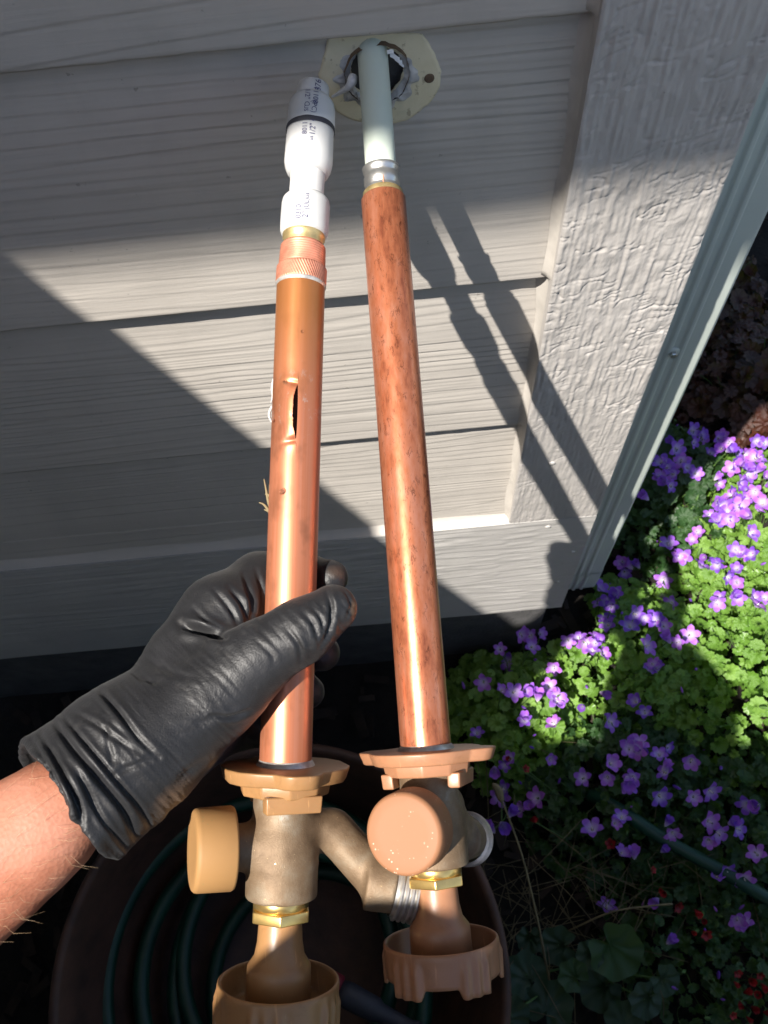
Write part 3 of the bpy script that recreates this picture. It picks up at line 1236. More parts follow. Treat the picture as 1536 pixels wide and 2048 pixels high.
def smooth_by_angle(o, deg=35):
    me = o.data
    bm = bmesh.new()
    bm.from_mesh(me)
    lim = math.radians(deg)
    for e in bm.edges:
        if len(e.link_faces) == 2:
            e.smooth = e.calc_face_angle(0) < lim
        else:
            e.smooth = False
    bm.to_mesh(me)
    bm.free()


def faucet(root, fr, k, plastic, cap_mat, copper_r, tab_rot=0.0, px_wide=1.0, oy=0.0):
    """Everything from the wall plate to the hand wheel; k scales metres."""
    S = lambda *v: [x * k for x in v]
    # wall plate: long oval with an ear each side (local Y), dished towards the wall
    half = [(0.0262, 0.0070), (0.0225, 0.0155), (0.0160, 0.0205), (0.0100, 0.0235), (0.0072, 0.0290), (0.0035, 0.0312)]
    poly = [(x, y) for x, y in half] + [(-x, y) for x, y in half[::-1]] + [(-x, -y) for x, y in half] + [(x, -y) for x, y in half[::-1]]
    poly = [(x * k * px_wide, y * k) for x, y in poly]
    pl = prism('wall_plate', poly, -0.0028 * k, 0.0032 * k, plastic, root, fr, 0.0009 * k, 0.93)
    hexa = [(0.0195 * k * math.cos(t + .2), 0.0200 * k * math.sin(t + .2)) for t in np.linspace(0, 2 * math.pi, 10, endpoint=False)]
    prism('plate_boss', hexa, -0.0085 * k, -0.0026 * k, plastic, root, fr, 0.0008 * k, 0.94)
    for s in (-1, 1):
        tp = [(x * k, y * k) for x, y in ((-0.012, s * 0.0125), (0.012, s * 0.0125), (0.0115, s * 0.0180), (-0.0115, s * 0.0180))]
        if s < 0:
            tp = tp[::-1]
        prism('plate_tab', tp, -0.0140 * k, -0.0070 * k, plastic, root, fr, 0.0007 * k, 0.97)
    # cast body with outlet arm
    f = Field((-0.024 * k, -0.027 * k, -0.056 * k), (0.062 * k, 0.017 * k, -0.006 * k), 0.00085 * k)

    def cyl(a, b, r):
        a, b = np.array(a) * k, np.array(b) * k
        ab = b - a
        L = np.linalg.norm(ab)
        u = ab / L
        px_, py_, pz_ = f.X - a[0], f.Y - a[1], f.Z - a[2]
        t = px_ * u[0] + py_ * u[1] + pz_ * u[2]
        d = np.sqrt(np.maximum(px_ ** 2 + py_ ** 2 + pz_ ** 2 - t * t, 0)) - r * k
        e = np.abs(t - L / 2) - L / 2
        return np.minimum(np.maximum(d, e), 0) + np.sqrt(np.maximum(d, 0) ** 2 + np.maximum(e, 0) ** 2)

    f.S = cyl((0, 0, -0.0075), (0, 0, -0.034), 0.0122) - 0.0006 * k
    f.add(cyl((0, 0, -0.0375), (0, 0, -0.0495), 0.0135) - 0.0012 * k, 0.005 * k)
    f.add(f.ellipsoid((0, 0, -0.030 * k), ((0.0142 * k, 0, 0), (0, 0.0142 * k, 0), (0, 0, 0.013 * k))), 0.004 * k)
    f.add(cyl((-0.004, 0, -0.0295), (-0.0205, 0, -0.0295), 0.0095), 0.004 * k)
    f.add(f.cone(np.array((0.004, 0, -0.021)) * k, np.array((0.022, 0, -0.0255)) * k, 0.0085 * k, 0.0078 * k), 0.004 * k)
    f.add(f.cone(np.array((0.020, 0, -0.0245)) * k, np.array((0.0385, oy * .7, -0.0455)) * k, 0.0080 * k, 0.0082 * k), 0.003 * k)
    f.add(f.cone(np.array((0.022, 0, -0.0225)) * k, np.array((0.0400, oy * .7, -0.0400)) * k, 0.0055 * k, 0.0060 * k), 0.003 * k)
    f.add(cyl((0.036, oy * .6, -0.0455), (0.046, oy, -0.0475), 0.0112) - 0.0005 * k, 0.005 * k)
    V, F = f.mesh()
    mesh('cast_body', fr.p(V), F, MAT['bronze'], root)
    # outlet thread
    d = np.array((0.225, oy * 5, -0.05))
    d = d / np.linalg.norm(d)
    of = Frame(fr.p(np.array((0.0445, oy, -0.0472)) * k)[0], fr.M @ d, fr.Y)
    prof = [(0, 0.0113)]
    for i in range(4):
        z = 0.0012 + i * 0.0023
        prof += [(z, 0.0114), (z + 0.0005, 0.0128), (z + 0.0012, 0.0128), (z + 0.0017, 0.0114)]
    prof += [(0.0104, 0.0113), (0.0108, 0.0104), (0.0106, 0.0090), (0.002, 0.0088), (0.001, 0.0005)]
    o = lathe('outlet_thread', [(a * k, b * k) for a, b in prof], MAT['steel_thread'], root, of, 48, False, True)
    smooth_by_angle(o, 40)
    # anti-siphon cap on the far side of the body
    cf = Frame(fr.p(np.array((-0.0200, 0, -0.0295)) * k)[0], -fr.X, fr.Z)
    prof = [(0, 0.0090), (0.0008, 0.0158), (0.0018, 0.0163), (0.0150, 0.0160), (0.0160, 0.0157), (0.0167, 0.0150), (0.0170, 0.0142), (0.0169, 0.010), (0.0168, 0.005)]
    lathe('vacuum_cap', [(a * k, b * k) for a, b in prof], MAT[cap_mat], root, cf, 64)
    # packing collar and nut
    o = lathe('collar', [(-0.0490 * k, 0.0105 * k), (-0.0502 * k, 0.0113 * k), (-0.0540 * k, 0.0113 * k), (-0.0548 * k, 0.0105 * k)], MAT['brass'], root, fr, 40)
    hx = [(0.0130 * k * math.cos(t + .3), 0.0130 * k * math.sin(t + .3)) for t in np.linspace(0, 2 * math.pi, 6, endpoint=False)]
    prism('packing_nut', hx, -0.0592 * k, -0.0546 * k, 'brass', root, fr, 0.0006 * k)
    # handle: hub neck and scalloped wheel
    hp = empty('hand_wheel_part', (0, 0, 0))
    bpy.data.objects.remove(hp)
    prof = [(-0.0585, 0.0086), (-0.0600, 0.0088), (-0.0680, 0.0092), (-0.0735, 0.0102), (-0.0760, 0.0118), (-0.0775, 0.0128), (-0.0800, 0.0130), (-0.0960, 0.0132)]
    hub = lathe('handle_hub', [(a * k, b * k) for a, b in prof], MAT[plastic], root, fr, 36, True, True)

    def scallop(a, z, r):
        g = abs(((a + tab_rot) / (2 * math.pi) * 5) % 1.0 - 0.5) * 2   # 0 in a lobe centre, 1 between
        lobe = 1 - float(sstep(0.42, 0.56, g))
        ridge = 0.5 + 0.5 * math.cos((a + tab_rot) * 5 * 6.0)
        low = float(sstep(-0.0845 * k, -0.0905 * k, z))
        if r > 0.0228 * k:
            r = r + (0.0010 * ridge + 0.0006) * lobe * low * k
            z = z - 0.0042 * k * lobe * float(sstep(-0.092 * k, -0.0975 * k, z))
        return r, z
    prof = [(-0.0960, 0.006), (-0.0955, 0.0120), (-0.0950, 0.0205), (-0.0940, 0.0222), (-0.0842, 0.0226), (-0.0833, 0.0231), (-0.0830, 0.0238), (-0.0834, 0.0244),
            (-0.0845, 0.0246), (-0.0865, 0.0245), (-0.0880, 0.0243), (-0.0900, 0.0243), (-0.0920, 0.0242), (-0.0940, 0.0241), (-0.0960, 0.0240), (-0.0976, 0.0239), (-0.0978, 0.0229), (-0.0962, 0.022),
            (-0.0960, 0.006)]
    lathe('hand_wheel', [(a * k, b * k) for a, b in prof], MAT[plastic], root, fr, 240, False, False, scallop)
    # solder fillet where the copper enters the plate
    cr = copper_r
    lathe('solder_fillet', [(0.0030 * k, cr + 0.0014), (0.0036 * k, cr + 0.0012), (0.0052 * k, cr + 0.0003), (0.0060 * k, cr - 0.0005)], MAT['solder'], root, fr, 40, False, False)


# --- right: the new faucet hanging on the PEX stub
R_TOP = at(766.5, 396, 0.402)
R_BOT = at(853, 1512, 0.350)
ax = R_TOP - R_BOT
L_R = np.linalg.norm(ax)
frR = Frame(R_BOT, ax, math.cos(math.radians(70)) * RIGHT - math.sin(math.radians(70)) * BACK)
pexroot = empty('pex_pipe', on_y(748, 140, 0.0), 'translucent pale green plastic water tube coming out of the hole in the siding', 'pipe')
p_hole = on_y(747, 134, 0.0)
p_in = p_hole + (p_hole - at(762, 340, 0.4035)) * 0.5
tube('tube', spline([p_in, p_hole, at(754, 230, 0.4045), at(762, 340, 0.4035), at(766, 392, 0.402)], 8), 0.00735, MAT['pex'], pexroot, 40)
fR = empty('frost_free_faucet', R_BOT, 'new mottled copper frost-free faucet with speckled round cap facing out, hanging from the plastic tube', 'faucet', 'faucets')
rc = 0.0105
o = lathe('copper_tube', [(0.003, rc), (0.05, rc), (0.1, rc), (0.15, rc), (0.2, rc), (L_R - 0.0012, rc), (L_R - 0.0004, rc - 0.0004), (L_R, rc - 0.0012), (L_R, rc - 0.0025)], MAT['copper_new'], fR, frR, 64, False, False)
lathe('end_ring', [(L_R - 0.0008, rc - 0.0012), (L_R + 0.0022, rc - 0.0010), (L_R + 0.0028, rc - 0.0016), (L_R + 0.0028, 0.0078)], MAT['dull_brass'], fR, frR, 48, False, False)
frC = Frame(at(766, 392, 0.402), at(762, 337, 0.4035) - at(766, 392, 0.402), RIGHT)
LC = np.linalg.norm(at(762, 337, 0.4035) - at(766, 392, 0.402))
cp = [(0.0, 0.0081), (0.08, 0.0083), (0.2, 0.0083), (0.26, 0.0080), (0.33, 0.0080), (0.40, 0.0085), (0.62, 0.0086), (0.70, 0.0081), (0.78, 0.0081), (0.86, 0.0087), (0.98, 0.0090), (1.0, 0.0088), (1.0, 0.0074)]
lathe('crimp_sleeve', [(a * LC, b) for a, b in cp], MAT['steel'], fR, frC, 48, False, False)
# witness slot in the sleeve
sl = []
for i in range(9):
    for j in range(3):
        t = 0.17 + 0.30 * i / 8
        ph = 0.06 + 0.045 * (j - 1) * math.sin(math.pi * (i + 0.6) / 9.2)
        rr = 0.0086 if j == 1 else 0.0085
        bk = -BACK + frC.Z * (frC.Z @ BACK)
        sl.append(frC.p((0, 0, t * LC))[0] + rr * (math.cos(ph) * (-bk / np.linalg.norm(bk)) + math.sin(ph) * RIGHT))
mesh('witness_slot', sl, grid_faces(9, 3), MAT['copper_thread'], fR)
frH = Frame(R_BOT, ax, frR.X)
frH.M = frH.M * np.array([1, 1, 0.90])
faucet(fR, frH, 0.93, 'tan_new', 'cap_new', rc, 0.35)

# --- left: the old burst faucet in the hand
L_TOP = at(602.2, 556, 0.378)
L_BOT = at(570.5, 1545, 0.3475)
ax = L_TOP - L_BOT
L_L = np.linalg.norm(ax)
frL = Frame(L_BOT, ax, math.cos(math.radians(20)) * RIGHT - math.sin(math.radians(20)) * BACK)
fL = empty('frost_free_faucet', L_BOT, 'old burst faucet with split copper tube and white couplings in the gloved hand', 'faucet', 'faucets')
rl = 0.0107
pc = frL.p((0, 0, 0))[0]
b_loc = frL.M.T @ BACK
phi_v = math.atan2(b_loc[0], -b_loc[1])
zs_ = (L_BOT - at(598, 836, 0.369))
z_sl = (at(597, 836, 0.369) - L_BOT) @ frL.Z
copper_split('copper_tube', frL, 0.003, L_L, rl, z_sl, 0.0116, MAT['copper_old'], fL, phi_v + 0.11)
frH = Frame(L_BOT, ax, frL.X)
frH.M = frH.M * np.array([1, 1, 0.97])
faucet(fL, frH, 0.98, 'tan_old', 'cap_old', rl, 0.1, 1.0, -0.011)
# knurled ring, thread and couplings follow a slightly different axis
T0, T1 = at(602.4, 560, 0.378), at(626, 180, 0.396)
frT = Frame(T0, T1 - T0, RIGHT)
bT = frT.M.T @ BACK
phT = math.atan2(bT[0], -bT[1])
u = np.linalg.norm(T1 - T0) / 380.0      # metres per photo pixel along this axis
zz = lambda py: (560 - py) * u


def knurl(a, z, r):
    if r > rl + 0.0002:
        w = (a * 56 / (2 * math.pi) + z * 420) % 1.0
        r = r - 0.00045 * math.exp(-((w - 0.5) / 0.16) ** 2)
    return r, z


KN = [(zz(571), rl - 0.0004), (zz(570), rl + 0.0004)] + [(zz(y), rl + 0.00055) for y in np.linspace(568, 541, 14)] + [(zz(539), rl + 0.0002), (zz(538), rl - 0.0006)]
lathe('knurled_ring', KN, MAT['copper_thread'], fL, frT, 336, False, False, knurl)
lathe('solder_seam', [(zz(577), rl - 0.0002), (zz(574), rl + 0.00035), (zz(571), rl + 0.0006), (zz(569), rl + 0.0003)], MAT['solder'], fL, frT, 48, False, False)
prof = [(zz(539), 0.0100)]
for i in range(9):
    y = 537 - i * 4.4
    prof += [(zz(y), 0.0097), (zz(y - 1.2), 0.01045 - i * 0.00004), (zz(y - 2.2), 0.01045 - i * 0.00004), (zz(y - 3.6), 0.0097)]
prof += [(zz(496), 0.0095), (zz(495), 0.0080)]
o = lathe('pipe_thread', prof, MAT['copper_thread'], fL, frT, 64, False, False)
lathe('brass_insert', [(zz(500), 0.0086), (zz(492), 0.0090), (zz(484), 0.0090), (zz(482), 0.0095), (zz(474), 0.0096), (zz(470), 0.0090)], MAT['dull_brass'], fL, frT, 56, False, False)


def coupling(name, y0, y1, r, extra=()):
    h = [(zz(y0), r * 0.84), (zz(y0 - 3), r * 0.93), (zz(y0 - 9), r * 0.985), (zz(y0 - 22), r), (zz((y0 + y1) / 2), r), (zz(y1 + 14), r * 0.995), (zz(y1 + 6), r * 0.96), (zz(y1 + 1), r * 0.87), (zz(y1), r * 0.72)]
    return lathe(name, h, MAT['coupling'], fL, frT, 64, True, True)


c1 = coupling('coupling', 477, 402, 0.01095)
lathe('plastic_pipe', [(zz(410), 0.0080), (zz(395), 0.0079), (zz(370), 0.0078), (zz(342), 0.0080), (zz(325), 0.0081)], MAT['pipe_white'], fL, frT, 48)
rr2 = 0.0110
prof = [(zz(356), 0.0086), (zz(351), 0.0096), (zz(343), 0.01045), (zz(332), 0.0110), (zz(315), rr2), (zz(272), rr2 - 0.0002), (zz(263), rr2 - 0.0001), (zz(262), rr2 + 0.0001),
        (zz(240), rr2), (zz(222), rr2 - 0.0002), (zz(212), 0.0103), (zz(205), 0.0092), (zz(203), 0.0080)]
c2 = lathe('coupling', prof, MAT['coupling'], fL, frT, 64)
lathe('marker_band', [(zz(271), rr2 + 0.00012), (zz(269), rr2 + 0.00022), (zz(263), rr2 + 0.00022), (zz(261), rr2 + 0.00016)], MAT['marker'], c2, frT, 64, False, False,
      lambda a, z, r: (r, z + 0.0007 * math.sin(a + 0.6) + 0.0004 * (vn(a * 3, z * 900) - .5)))
c3 = lathe('pipe_stub', [(zz(215), 0.0076), (zz(200), 0.0076), (zz(176), 0.0075), (zz(175), 0.0071)], MAT['pipe_white'], fL, frT, 48)
text_on(c3, frT, "'876", 0.0040, 0.00775, zz(192), phT + 0.42, True, c3)
text_on(c2, frT, '80111', 0.0034, 0.01114, zz(222), phT + 0.26, True, c2)
text_on(c2, frT, '1/2" C', 0.0034, 0.01114, zz(228), phT - 0.10, False, c2)
text_on(c2, frT, '(PC)', 0.0034, 0.01114, zz(246), phT + 0.20, False, c2)
text_on(c2, frT, 'US', 0.0028, 0.01114, zz(250), phT - 0.12, False, c2)
text_on(c2, frT, '80111', 0.0032, 0.01114, zz(286), phT - 0.12, True, c2)
text_on(c2, frT, '1/2" C', 0.0036, 0.01114, zz(284), phT + 0.20, True, c2)
text_on(c2, frT, 'us', 0.0026, 0.01114, zz(309), phT + 0.16, True, c2)
text_on(c1, frT, '0310', 0.0034, 0.01109, zz(452), phT - 0.16, True, c1)
text_on(c1, frT, '2"', 0.0036, 0.01109, zz(458), phT + 0.12, True, c1)
text_on(c1, frT, '(UL)us', 0.0030, 0.01109, zz(432), phT + 0.14, True, c1)
# shreds of insulation caught on the old tube
for pts in (([547, 757], [543, 775], [544, 792], [541, 806]), ([543, 812], [537, 828], [540, 840], [545, 846])):
    P = [at(x + 1, y, 0.372) for x, y in pts]
    tube('white_shred', spline(P, 5), np.linspace(0.0007, 0.0003, 5 * (len(P) - 1) + 1), MAT['sealant'], fL, 6)
for pts in (([541, 1030], [531, 1015], [524, 1008], [516, 1005]), ([540, 1018], [534, 1000], [530, 978], [526, 958]), ([541, 1010], [538, 985], [537, 968]), ([541, 1026], [534, 1022], [526, 1019]), ([541, 998], [535, 990], [528, 988])):
    P = [at(x + 2, y, 0.364) for x, y in pts]
    tube('fibre_shred', spline(P, 5), np.linspace(0.0009, 0.00025, 5 * (len(P) - 1) + 1), MAT['dry_stem'], fL, 6)
# water drops on the old tube
for px, py, rx in ((573, 766, 0.0013), (551, 842, 0.0010), (572, 985, 0.0016), (606, 660, 0.0008)):
    q = at(px, py, 0.3)
    zl = (at(px, py, 0.366) - L_BOT) @ frL.Z
    cx = ((at(px, py, 0.366) - frL.p((0, 0, zl))[0]) @ RIGHT)
    cx = max(min(cx, rl * 0.95), -rl * 0.95)
    c = frL.p((0, 0, zl))[0] + RIGHT * cx + BACK * math.sqrt(rl * rl - cx * cx)
    lathe('water_drop', [(-0.0002, rx), (rx * 0.25, rx * 0.85), (rx * 0.4, rx * 0.5), (rx * 0.45, 0.00005)], MAT['water'], fL,
          Frame(c, RIGHT * cx + BACK * math.sqrt(rl * rl - cx * cx), frL.Z), 16)

# ------------------------------------------------------------------ the person holding it
W = lambda px, py, d, r: (at(px, py, d), r * d / FPX)
hand_c = [  # (px, py, depth, radius in photo px) pairs
    ((120, 1618, .314, 132), (250, 1500, .327, 118), .006),          # wrist into the hand
    ((250, 1500, .327, 108), (380, 1345, .350, 80), .012),           # back of the hand
    ((250, 1500, .327, 110), (400, 1425, .350, 88), .012),           # heel and palm
    ((300, 1500, .324, 110), (455, 1367, .334, 84), .010),           # ball of the thumb
    ((440, 1380, .334, 82), (520, 1312, .333, 66), .008),
    ((515, 1316, .333, 66), (600, 1264, .3335, 60), .007),           # thumb, first joint
    ((600, 1264, .3335, 60), (666, 1217, .3375, 49), .006),          # thumb tip
    ((380, 1312, .350, 80), (440, 1232, .360, 74), .010),            # index knuckle
    ((440, 1232, .360, 74), (522, 1170, .377, 62), .009),
    ((522, 1170, .377, 62), (606, 1158, .383, 50), .006),            # index behind the tube
    ((606, 1158, .383, 48), (661, 1155, .371, 36), .005),
    ((375, 1370, .352, 74), (475, 1292, .384, 58), .010),            # middle
    ((475, 1292, .384, 58), (600, 1290, .389, 47), .005),
    ((600, 1290, .389, 46), (644, 1306, .372, 37), .004),
    ((372, 1430, .350, 74), (472, 1370, .384, 55), .010),            # ring
    ((472, 1370, .384, 54), (570, 1378, .389, 45), .004),
    ((570, 1378, .389, 44), (616, 1384, .374, 34), .004),
    ((360, 1490, .348, 72), (460, 1450, .380, 52), .010),            # little
    ((460, 1450, .380, 50), (545, 1452, .383, 40), .004),
    ((545, 1452, .383, 39), (582, 1452, .372, 31), .004),
]
ARM0 = at(118, 1622, 0.315)
ARM1 = ARM0 + (-0.150) * RIGHT + (-0.115) * UP + 0.012 * BACK
ARMD = (ARM1 - ARM0) / np.linalg.norm(ARM1 - ARM0)


def build_hand(f, shrink, kmul=1.0):
    for a, b, k in hand_c:
        (pa, ra), (pb, rb) = W(*a), W(*b)
        f.add(f.cone(pa, pb, ra - shrink, rb - shrink), max(k * kmul, 0.001))


lo = at(10, 1850, 0.33) - 0.05
pts = np.array([at(a[0], a[1], a[2]) for a, _, _ in hand_c] + [at(b[0], b[1], b[2]) for _, b, _ in hand_c])
lo = pts.min(0) - 0.05
hi = pts.max(0) + 0.032
f = Field(lo, hi, 0.00135)
build_hand(f, 0.0)
# cuff: a loose sleeve round the wrist, open towards the forearm
A0 = at(215, 1545, .323)
C1 = at(126, 1614, .313)
ax = (C1 - A0) / np.linalg.norm(C1 - A0)
Lc = np.linalg.norm(C1 - A0)
px_, py_, pz_ = f.X - A0[0], f.Y - A0[1], f.Z - A0[2]
t = px_ * ax[0] + py_ * ax[1] + pz_ * ax[2]
e1 = RIGHT - ax * (RIGHT @ ax)
e1 /= np.linalg.norm(e1)
e2 = np.cross(ax, e1)
q1 = px_ * e1[0] + py_ * e1[1] + pz_ * e1[2]
q2 = px_ * e2[0] + py_ * e2[1] + pz_ * e2[2]
ang = np.arctan2(q2, q1)
rad_ = np.sqrt(q1 * q1 + q2 * q2)
b1 = np.array([BACK @ e1, BACK @ e2])
low_dir = -UP + 0.4 * RIGHT
angL = math.atan2(low_dir @ e2, low_dir @ e1)
dl = np.abs((ang - angL + np.pi) % (2 * np.pi) - np.pi)
g = np.clip(t / Lc, 0, 1.4)
flare = 0.0035 * g * np.exp(-(dl / 0.55) ** 2)
wav = (0.0013 * np.sin(ang * 5 + 1.0) + 0.0008 * np.sin(ang * 9 + 2.3 + g * 2)) * np.clip(g, 0, 1)
Rc = 0.0262 + 0.0018 * g + flare + wav
tend = Lc * (1.0 + 0.08 * np.sin(ang * 2 + 0.6) + 0.025 * np.sin(ang * 7) - 0.28 * np.exp(-(dl / 0.6) ** 2))
cuff = np.maximum(np.maximum(rad_ - Rc, -t - 0.004), t - tend).astype(np.float32) * 0.8
f.add(cuff, 0.006)
inner = np.maximum(np.maximum(rad_ - (Rc - 0.0027), -(t - Lc * 0.35)), 0 * t - 1).astype(np.float32) * 0.8
f.cut(inner, 0.0008)
# cut everything beyond the cuff edge
f.S = np.maximum(f.S, ((t - tend - 0.0005) * 0.8).astype(np.float32))
V, F = f.mesh()
gl = mesh('glove', V, F, MAT['glove'])
bake(gl, ('SMOOTH', dict(factor=0.5, iterations=3)), ('SUBSURF', dict(levels=1, render_levels=1)))
me = gl.data
nv = len(me.vertices)
co = np.zeros(nv * 3)
me.vertices.foreach_get('co', co)
co = co.reshape(-1, 3)
no = np.zeros(nv * 3)
me.vertex_normals.foreach_get('vector', no)
no = no.reshape(-1, 3)
pp = pix(co)
face = np.clip((no @ BACK + 0.1) / 0.5, 0, 1)
Zc = lambda L: np.array([(x * 0.4948, 1080 + y * 0.4948) for x, y in L])
creases = [
    ([(1310, 188), (1340, 270), (1330, 360), (1295, 432)], 0.0012, 5.0),
    ([(1215, 285), (1268, 345), (1292, 430)], 0.0009, 5.0),
    ([(1150, 350), (1208, 425), (1218, 500)], 0.0009, 5.0),
    ([(1255, 260), (1300, 330), (1300, 400)], 0.0006, 4.0),
    ([(1030, 400), (1095, 460), (1110, 500)], 0.0005, 5.0),
    ([(1390, 200), (1420, 260), (1400, 320)], 0.0005, 4.0),
    ([(730, 342), (830, 378), (910, 390)], 0.0042, 8.0),
    ([(780, 275), (835, 330), (900, 365)], 0.0009, 4.5),
    ([(865, 200), (930, 280), (965, 350)], 0.0009, 4.5),
    ([(925, 190), (985, 270), (1000, 345)], 0.0012, 5.0),
    ([(985, 140), (1015, 250), (1015, 335)], 0.0013, 5.0),
    ([(1035, 120), (1062, 220), (1050, 300)], 0.0009, 4.5),
    ([(205, 715), (300, 850), (400, 970), (500, 1095), (545, 1200)], 0.0022, 7.0),
    ([(245, 700), (350, 830), (480, 985), (565, 1085), (610, 1170)], 0.0013, 5.0),
    ([(165, 790), (255, 950), (318, 1080), (332, 1160)], 0.0018, 6.0),
    ([(130, 810), (215, 950), (270, 1090), (285, 1240)], 0.0016, 5.0),
    ([(300, 900), (360, 1030), (420, 1140), (520, 1260)], 0.0011, 5.0),
    ([(395, 598), (440, 650), (490, 710), (560, 800), (640, 880)], 0.0013, 5.5),
    ([(285, 690), (380, 740), (470, 805), (560, 860)], 0.0009, 5.0),
    ([(420, 720), (440, 830), (460, 930)], 0.0006, 5.0),
    ([(560, 460), (680, 530), (800, 560)], 0.0005, 7.0),
    ([(510, 505), (580, 560), (660, 580)], 0.0006, 6.0),
    ([(855, 708), (935, 716), (1010, 690)], 0.0011, 4.5),
    ([(700, 770), (800, 745), (900, 700)], 0.0004, 8.0),
    ([(440, 960), (520, 920), (640, 880)], 0.0005, 6.0),
    ([(700, 1000), (770, 930), (850, 880)], 0.0005, 7.0),
]
disp = np.zeros(nv)
for L, dep_, w in creases:
    P = spline(Zc(L), 5)
    d2 = np.full(nv, 1e9)
    sg = np.zeros(nv)
    tt = np.zeros(nv)
    for i in range(len(P) - 1):
        a, b = P[i], P[i + 1]
        ab = b - a
        s = np.clip(((pp - a) @ ab) / (ab @ ab), 0, 1)
        dv = pp - (a + s[:, None] * ab)
        d = np.hypot(dv[:, 0], dv[:, 1])
        m = d < d2
        d2[m] = d[m]
        sg[m] = np.sign(ab[0] * dv[m, 1] - ab[1] * dv[m, 0])
        tt[m] = (i + s[m]) / (len(P) - 1)
    tap = np.sin(np.pi * np.clip(tt, 0.03, 0.97)) ** 0.6
    disp += tap * face * dep_ * (-np.exp(-(d2 / w) ** 2) + 0.55 * np.exp(-((d2 - 1.9 * w) / (1.3 * w)) ** 2))
# soft folds across the arm, growing towards the cuff
u1 = (-pp[:, 0] + pp[:, 1]) * 0.7071
u2 = (pp[:, 0] + pp[:, 1]) * 0.7071
tow = sstep(1000, 1130, u1)
fold = vn(u1 / 15 + 1.5 * vn(u2 / 120, u1 / 60, 3), u2 / 85, 5)
disp += (0.00012 + 0.0006 * tow) * (np.abs(fold - 0.5) * 2 - 0.5)
fold2 = vn(u1 / 7 + 1.2 * vn(u2 / 70, u1 / 50, 13), u2 / 70, 15)
disp += 0.00026 * sstep(0.35, 0.8, vn(pp[:, 0] / 90, pp[:, 1] / 90, 17)) * (1 - np.abs(fold2 - 0.5) * 4) * face
disp += 0.0003 * (fbm(pp[:, 0] / 34, pp[:, 1] / 34, 8, 3) - 0.5) * face
co += no * disp[:, None]
me.vertices.foreach_set('co', co.ravel())
mud = 1.3 * sstep(1500, 1640, pp[:, 1]) * sstep(120, 260, u2 - 1220) * 0 + np.exp(-(((pp[:, 0] - 400) / 90) ** 2 + ((pp[:, 1] - 1620) / 75) ** 2)) * 1.2
mud += np.exp(-(((pp[:, 0] - 714) / 14) ** 2 + ((pp[:, 1] - 1220) / 36) ** 2)) * 0.9 + np.exp(-(((pp[:, 0] - 670) / 40) ** 2 + ((pp[:, 1] - 1145) / 30) ** 2)) * 0.6
at_ = me.attributes.new('mud', 'FLOAT', 'POINT')
at_.data.foreach_set('value', np.clip(mud, 0, 1.3).astype(np.float32))
me.update()

# body: one continuous figure leaning forward, left arm reaching in (head, trunk and legs stay outside the frame)
person = None
ELB = ARM0 + ARMD * 0.255
SHO = np.array([-0.37, -0.69, 0.16])
HEAD = np.array([-0.236, -0.642, 0.30])
CHEST = np.array([-0.16, -0.80, 0.06])
HIPS = np.array([-0.12, -1.22, -0.10])
GZ = GROUND
f = Field((-0.62, -1.50, GZ - 0.02), (0.36, -0.24, 0.50), 0.0088)
f.add(f.cone(ARM0 + ARMD * -0.022, ARM0 + ARMD * 0.004, 0.012, 0.0205), 0.002)
f.add(f.cone(ARM0 + ARMD * 0.004, ARM0 + ARMD * 0.10, 0.0230, 0.0325), 0.004)
f.add(f.cone(ARM0 + ARMD * 0.10, ARM0 + ARMD * 0.18, 0.034, 0.041), 0.012)
f.add(f.cone(ARM0 + ARMD * 0.18, ELB, 0.041, 0.038), 0.012)
f.add(f.cone(ELB, SHO, 0.040, 0.055), 0.012)
SH2 = np.array([0.03, -0.72, 0.16])
f.add(f.cone(SHO, SH2, 0.066, 0.066), 0.03)
f.add(f.cone(CHEST, HIPS, 0.125, 0.135), 0.05)
f.add(f.cone(CHEST + np.array([-0.07, 0, 0.02]), HIPS + np.array([-0.06, 0, 0]), 0.10, 0.11), 0.05)
f.add(f.cone(CHEST + np.array([0.09, 0, 0.02]), HIPS + np.array([0.06, 0, 0]), 0.10, 0.11), 0.05)
f.add(f.cone((CHEST + np.array([0.0, 0.04, 0.06])), HEAD + np.array([0, -0.05, -0.06]), 0.062, 0.055), 0.02)
f.add(f.ellipsoid(HEAD, ((0.076, 0, 0), (0, 0.085, -0.05), (0, 0.062, 0.092))), 0.012)
f.add(f.cone(HEAD + np.array([0, 0.075, -0.045]), HEAD + np.array([0, 0.098, -0.075]), 0.012, 0.015), 0.010)
for s in (-1, 1):
    f.add(f.cone(HEAD + np.array([s * 0.077, -0.01, -0.01]), HEAD + np.array([s * 0.083, -0.02, 0.02]), 0.010, 0.013), 0.006)
    hp_ = HIPS + np.array([s * 0.09, 0, -0.05])
    kn = np.array([HIPS[0] + s * 0.12, -1.16, GZ + 0.50])
    an = np.array([HIPS[0] + s * 0.12, -1.24, GZ + 0.09])
    f.add(f.cone(hp_, kn, 0.088, 0.06), 0.03)
    f.add(f.cone(kn, an, 0.058, 0.042), 0.02)
    f.add(f.cone(an + np.array([0, -0.02, -0.04]), an + np.array([0, 0.17, -0.055]), 0.045, 0.036), 0.02)
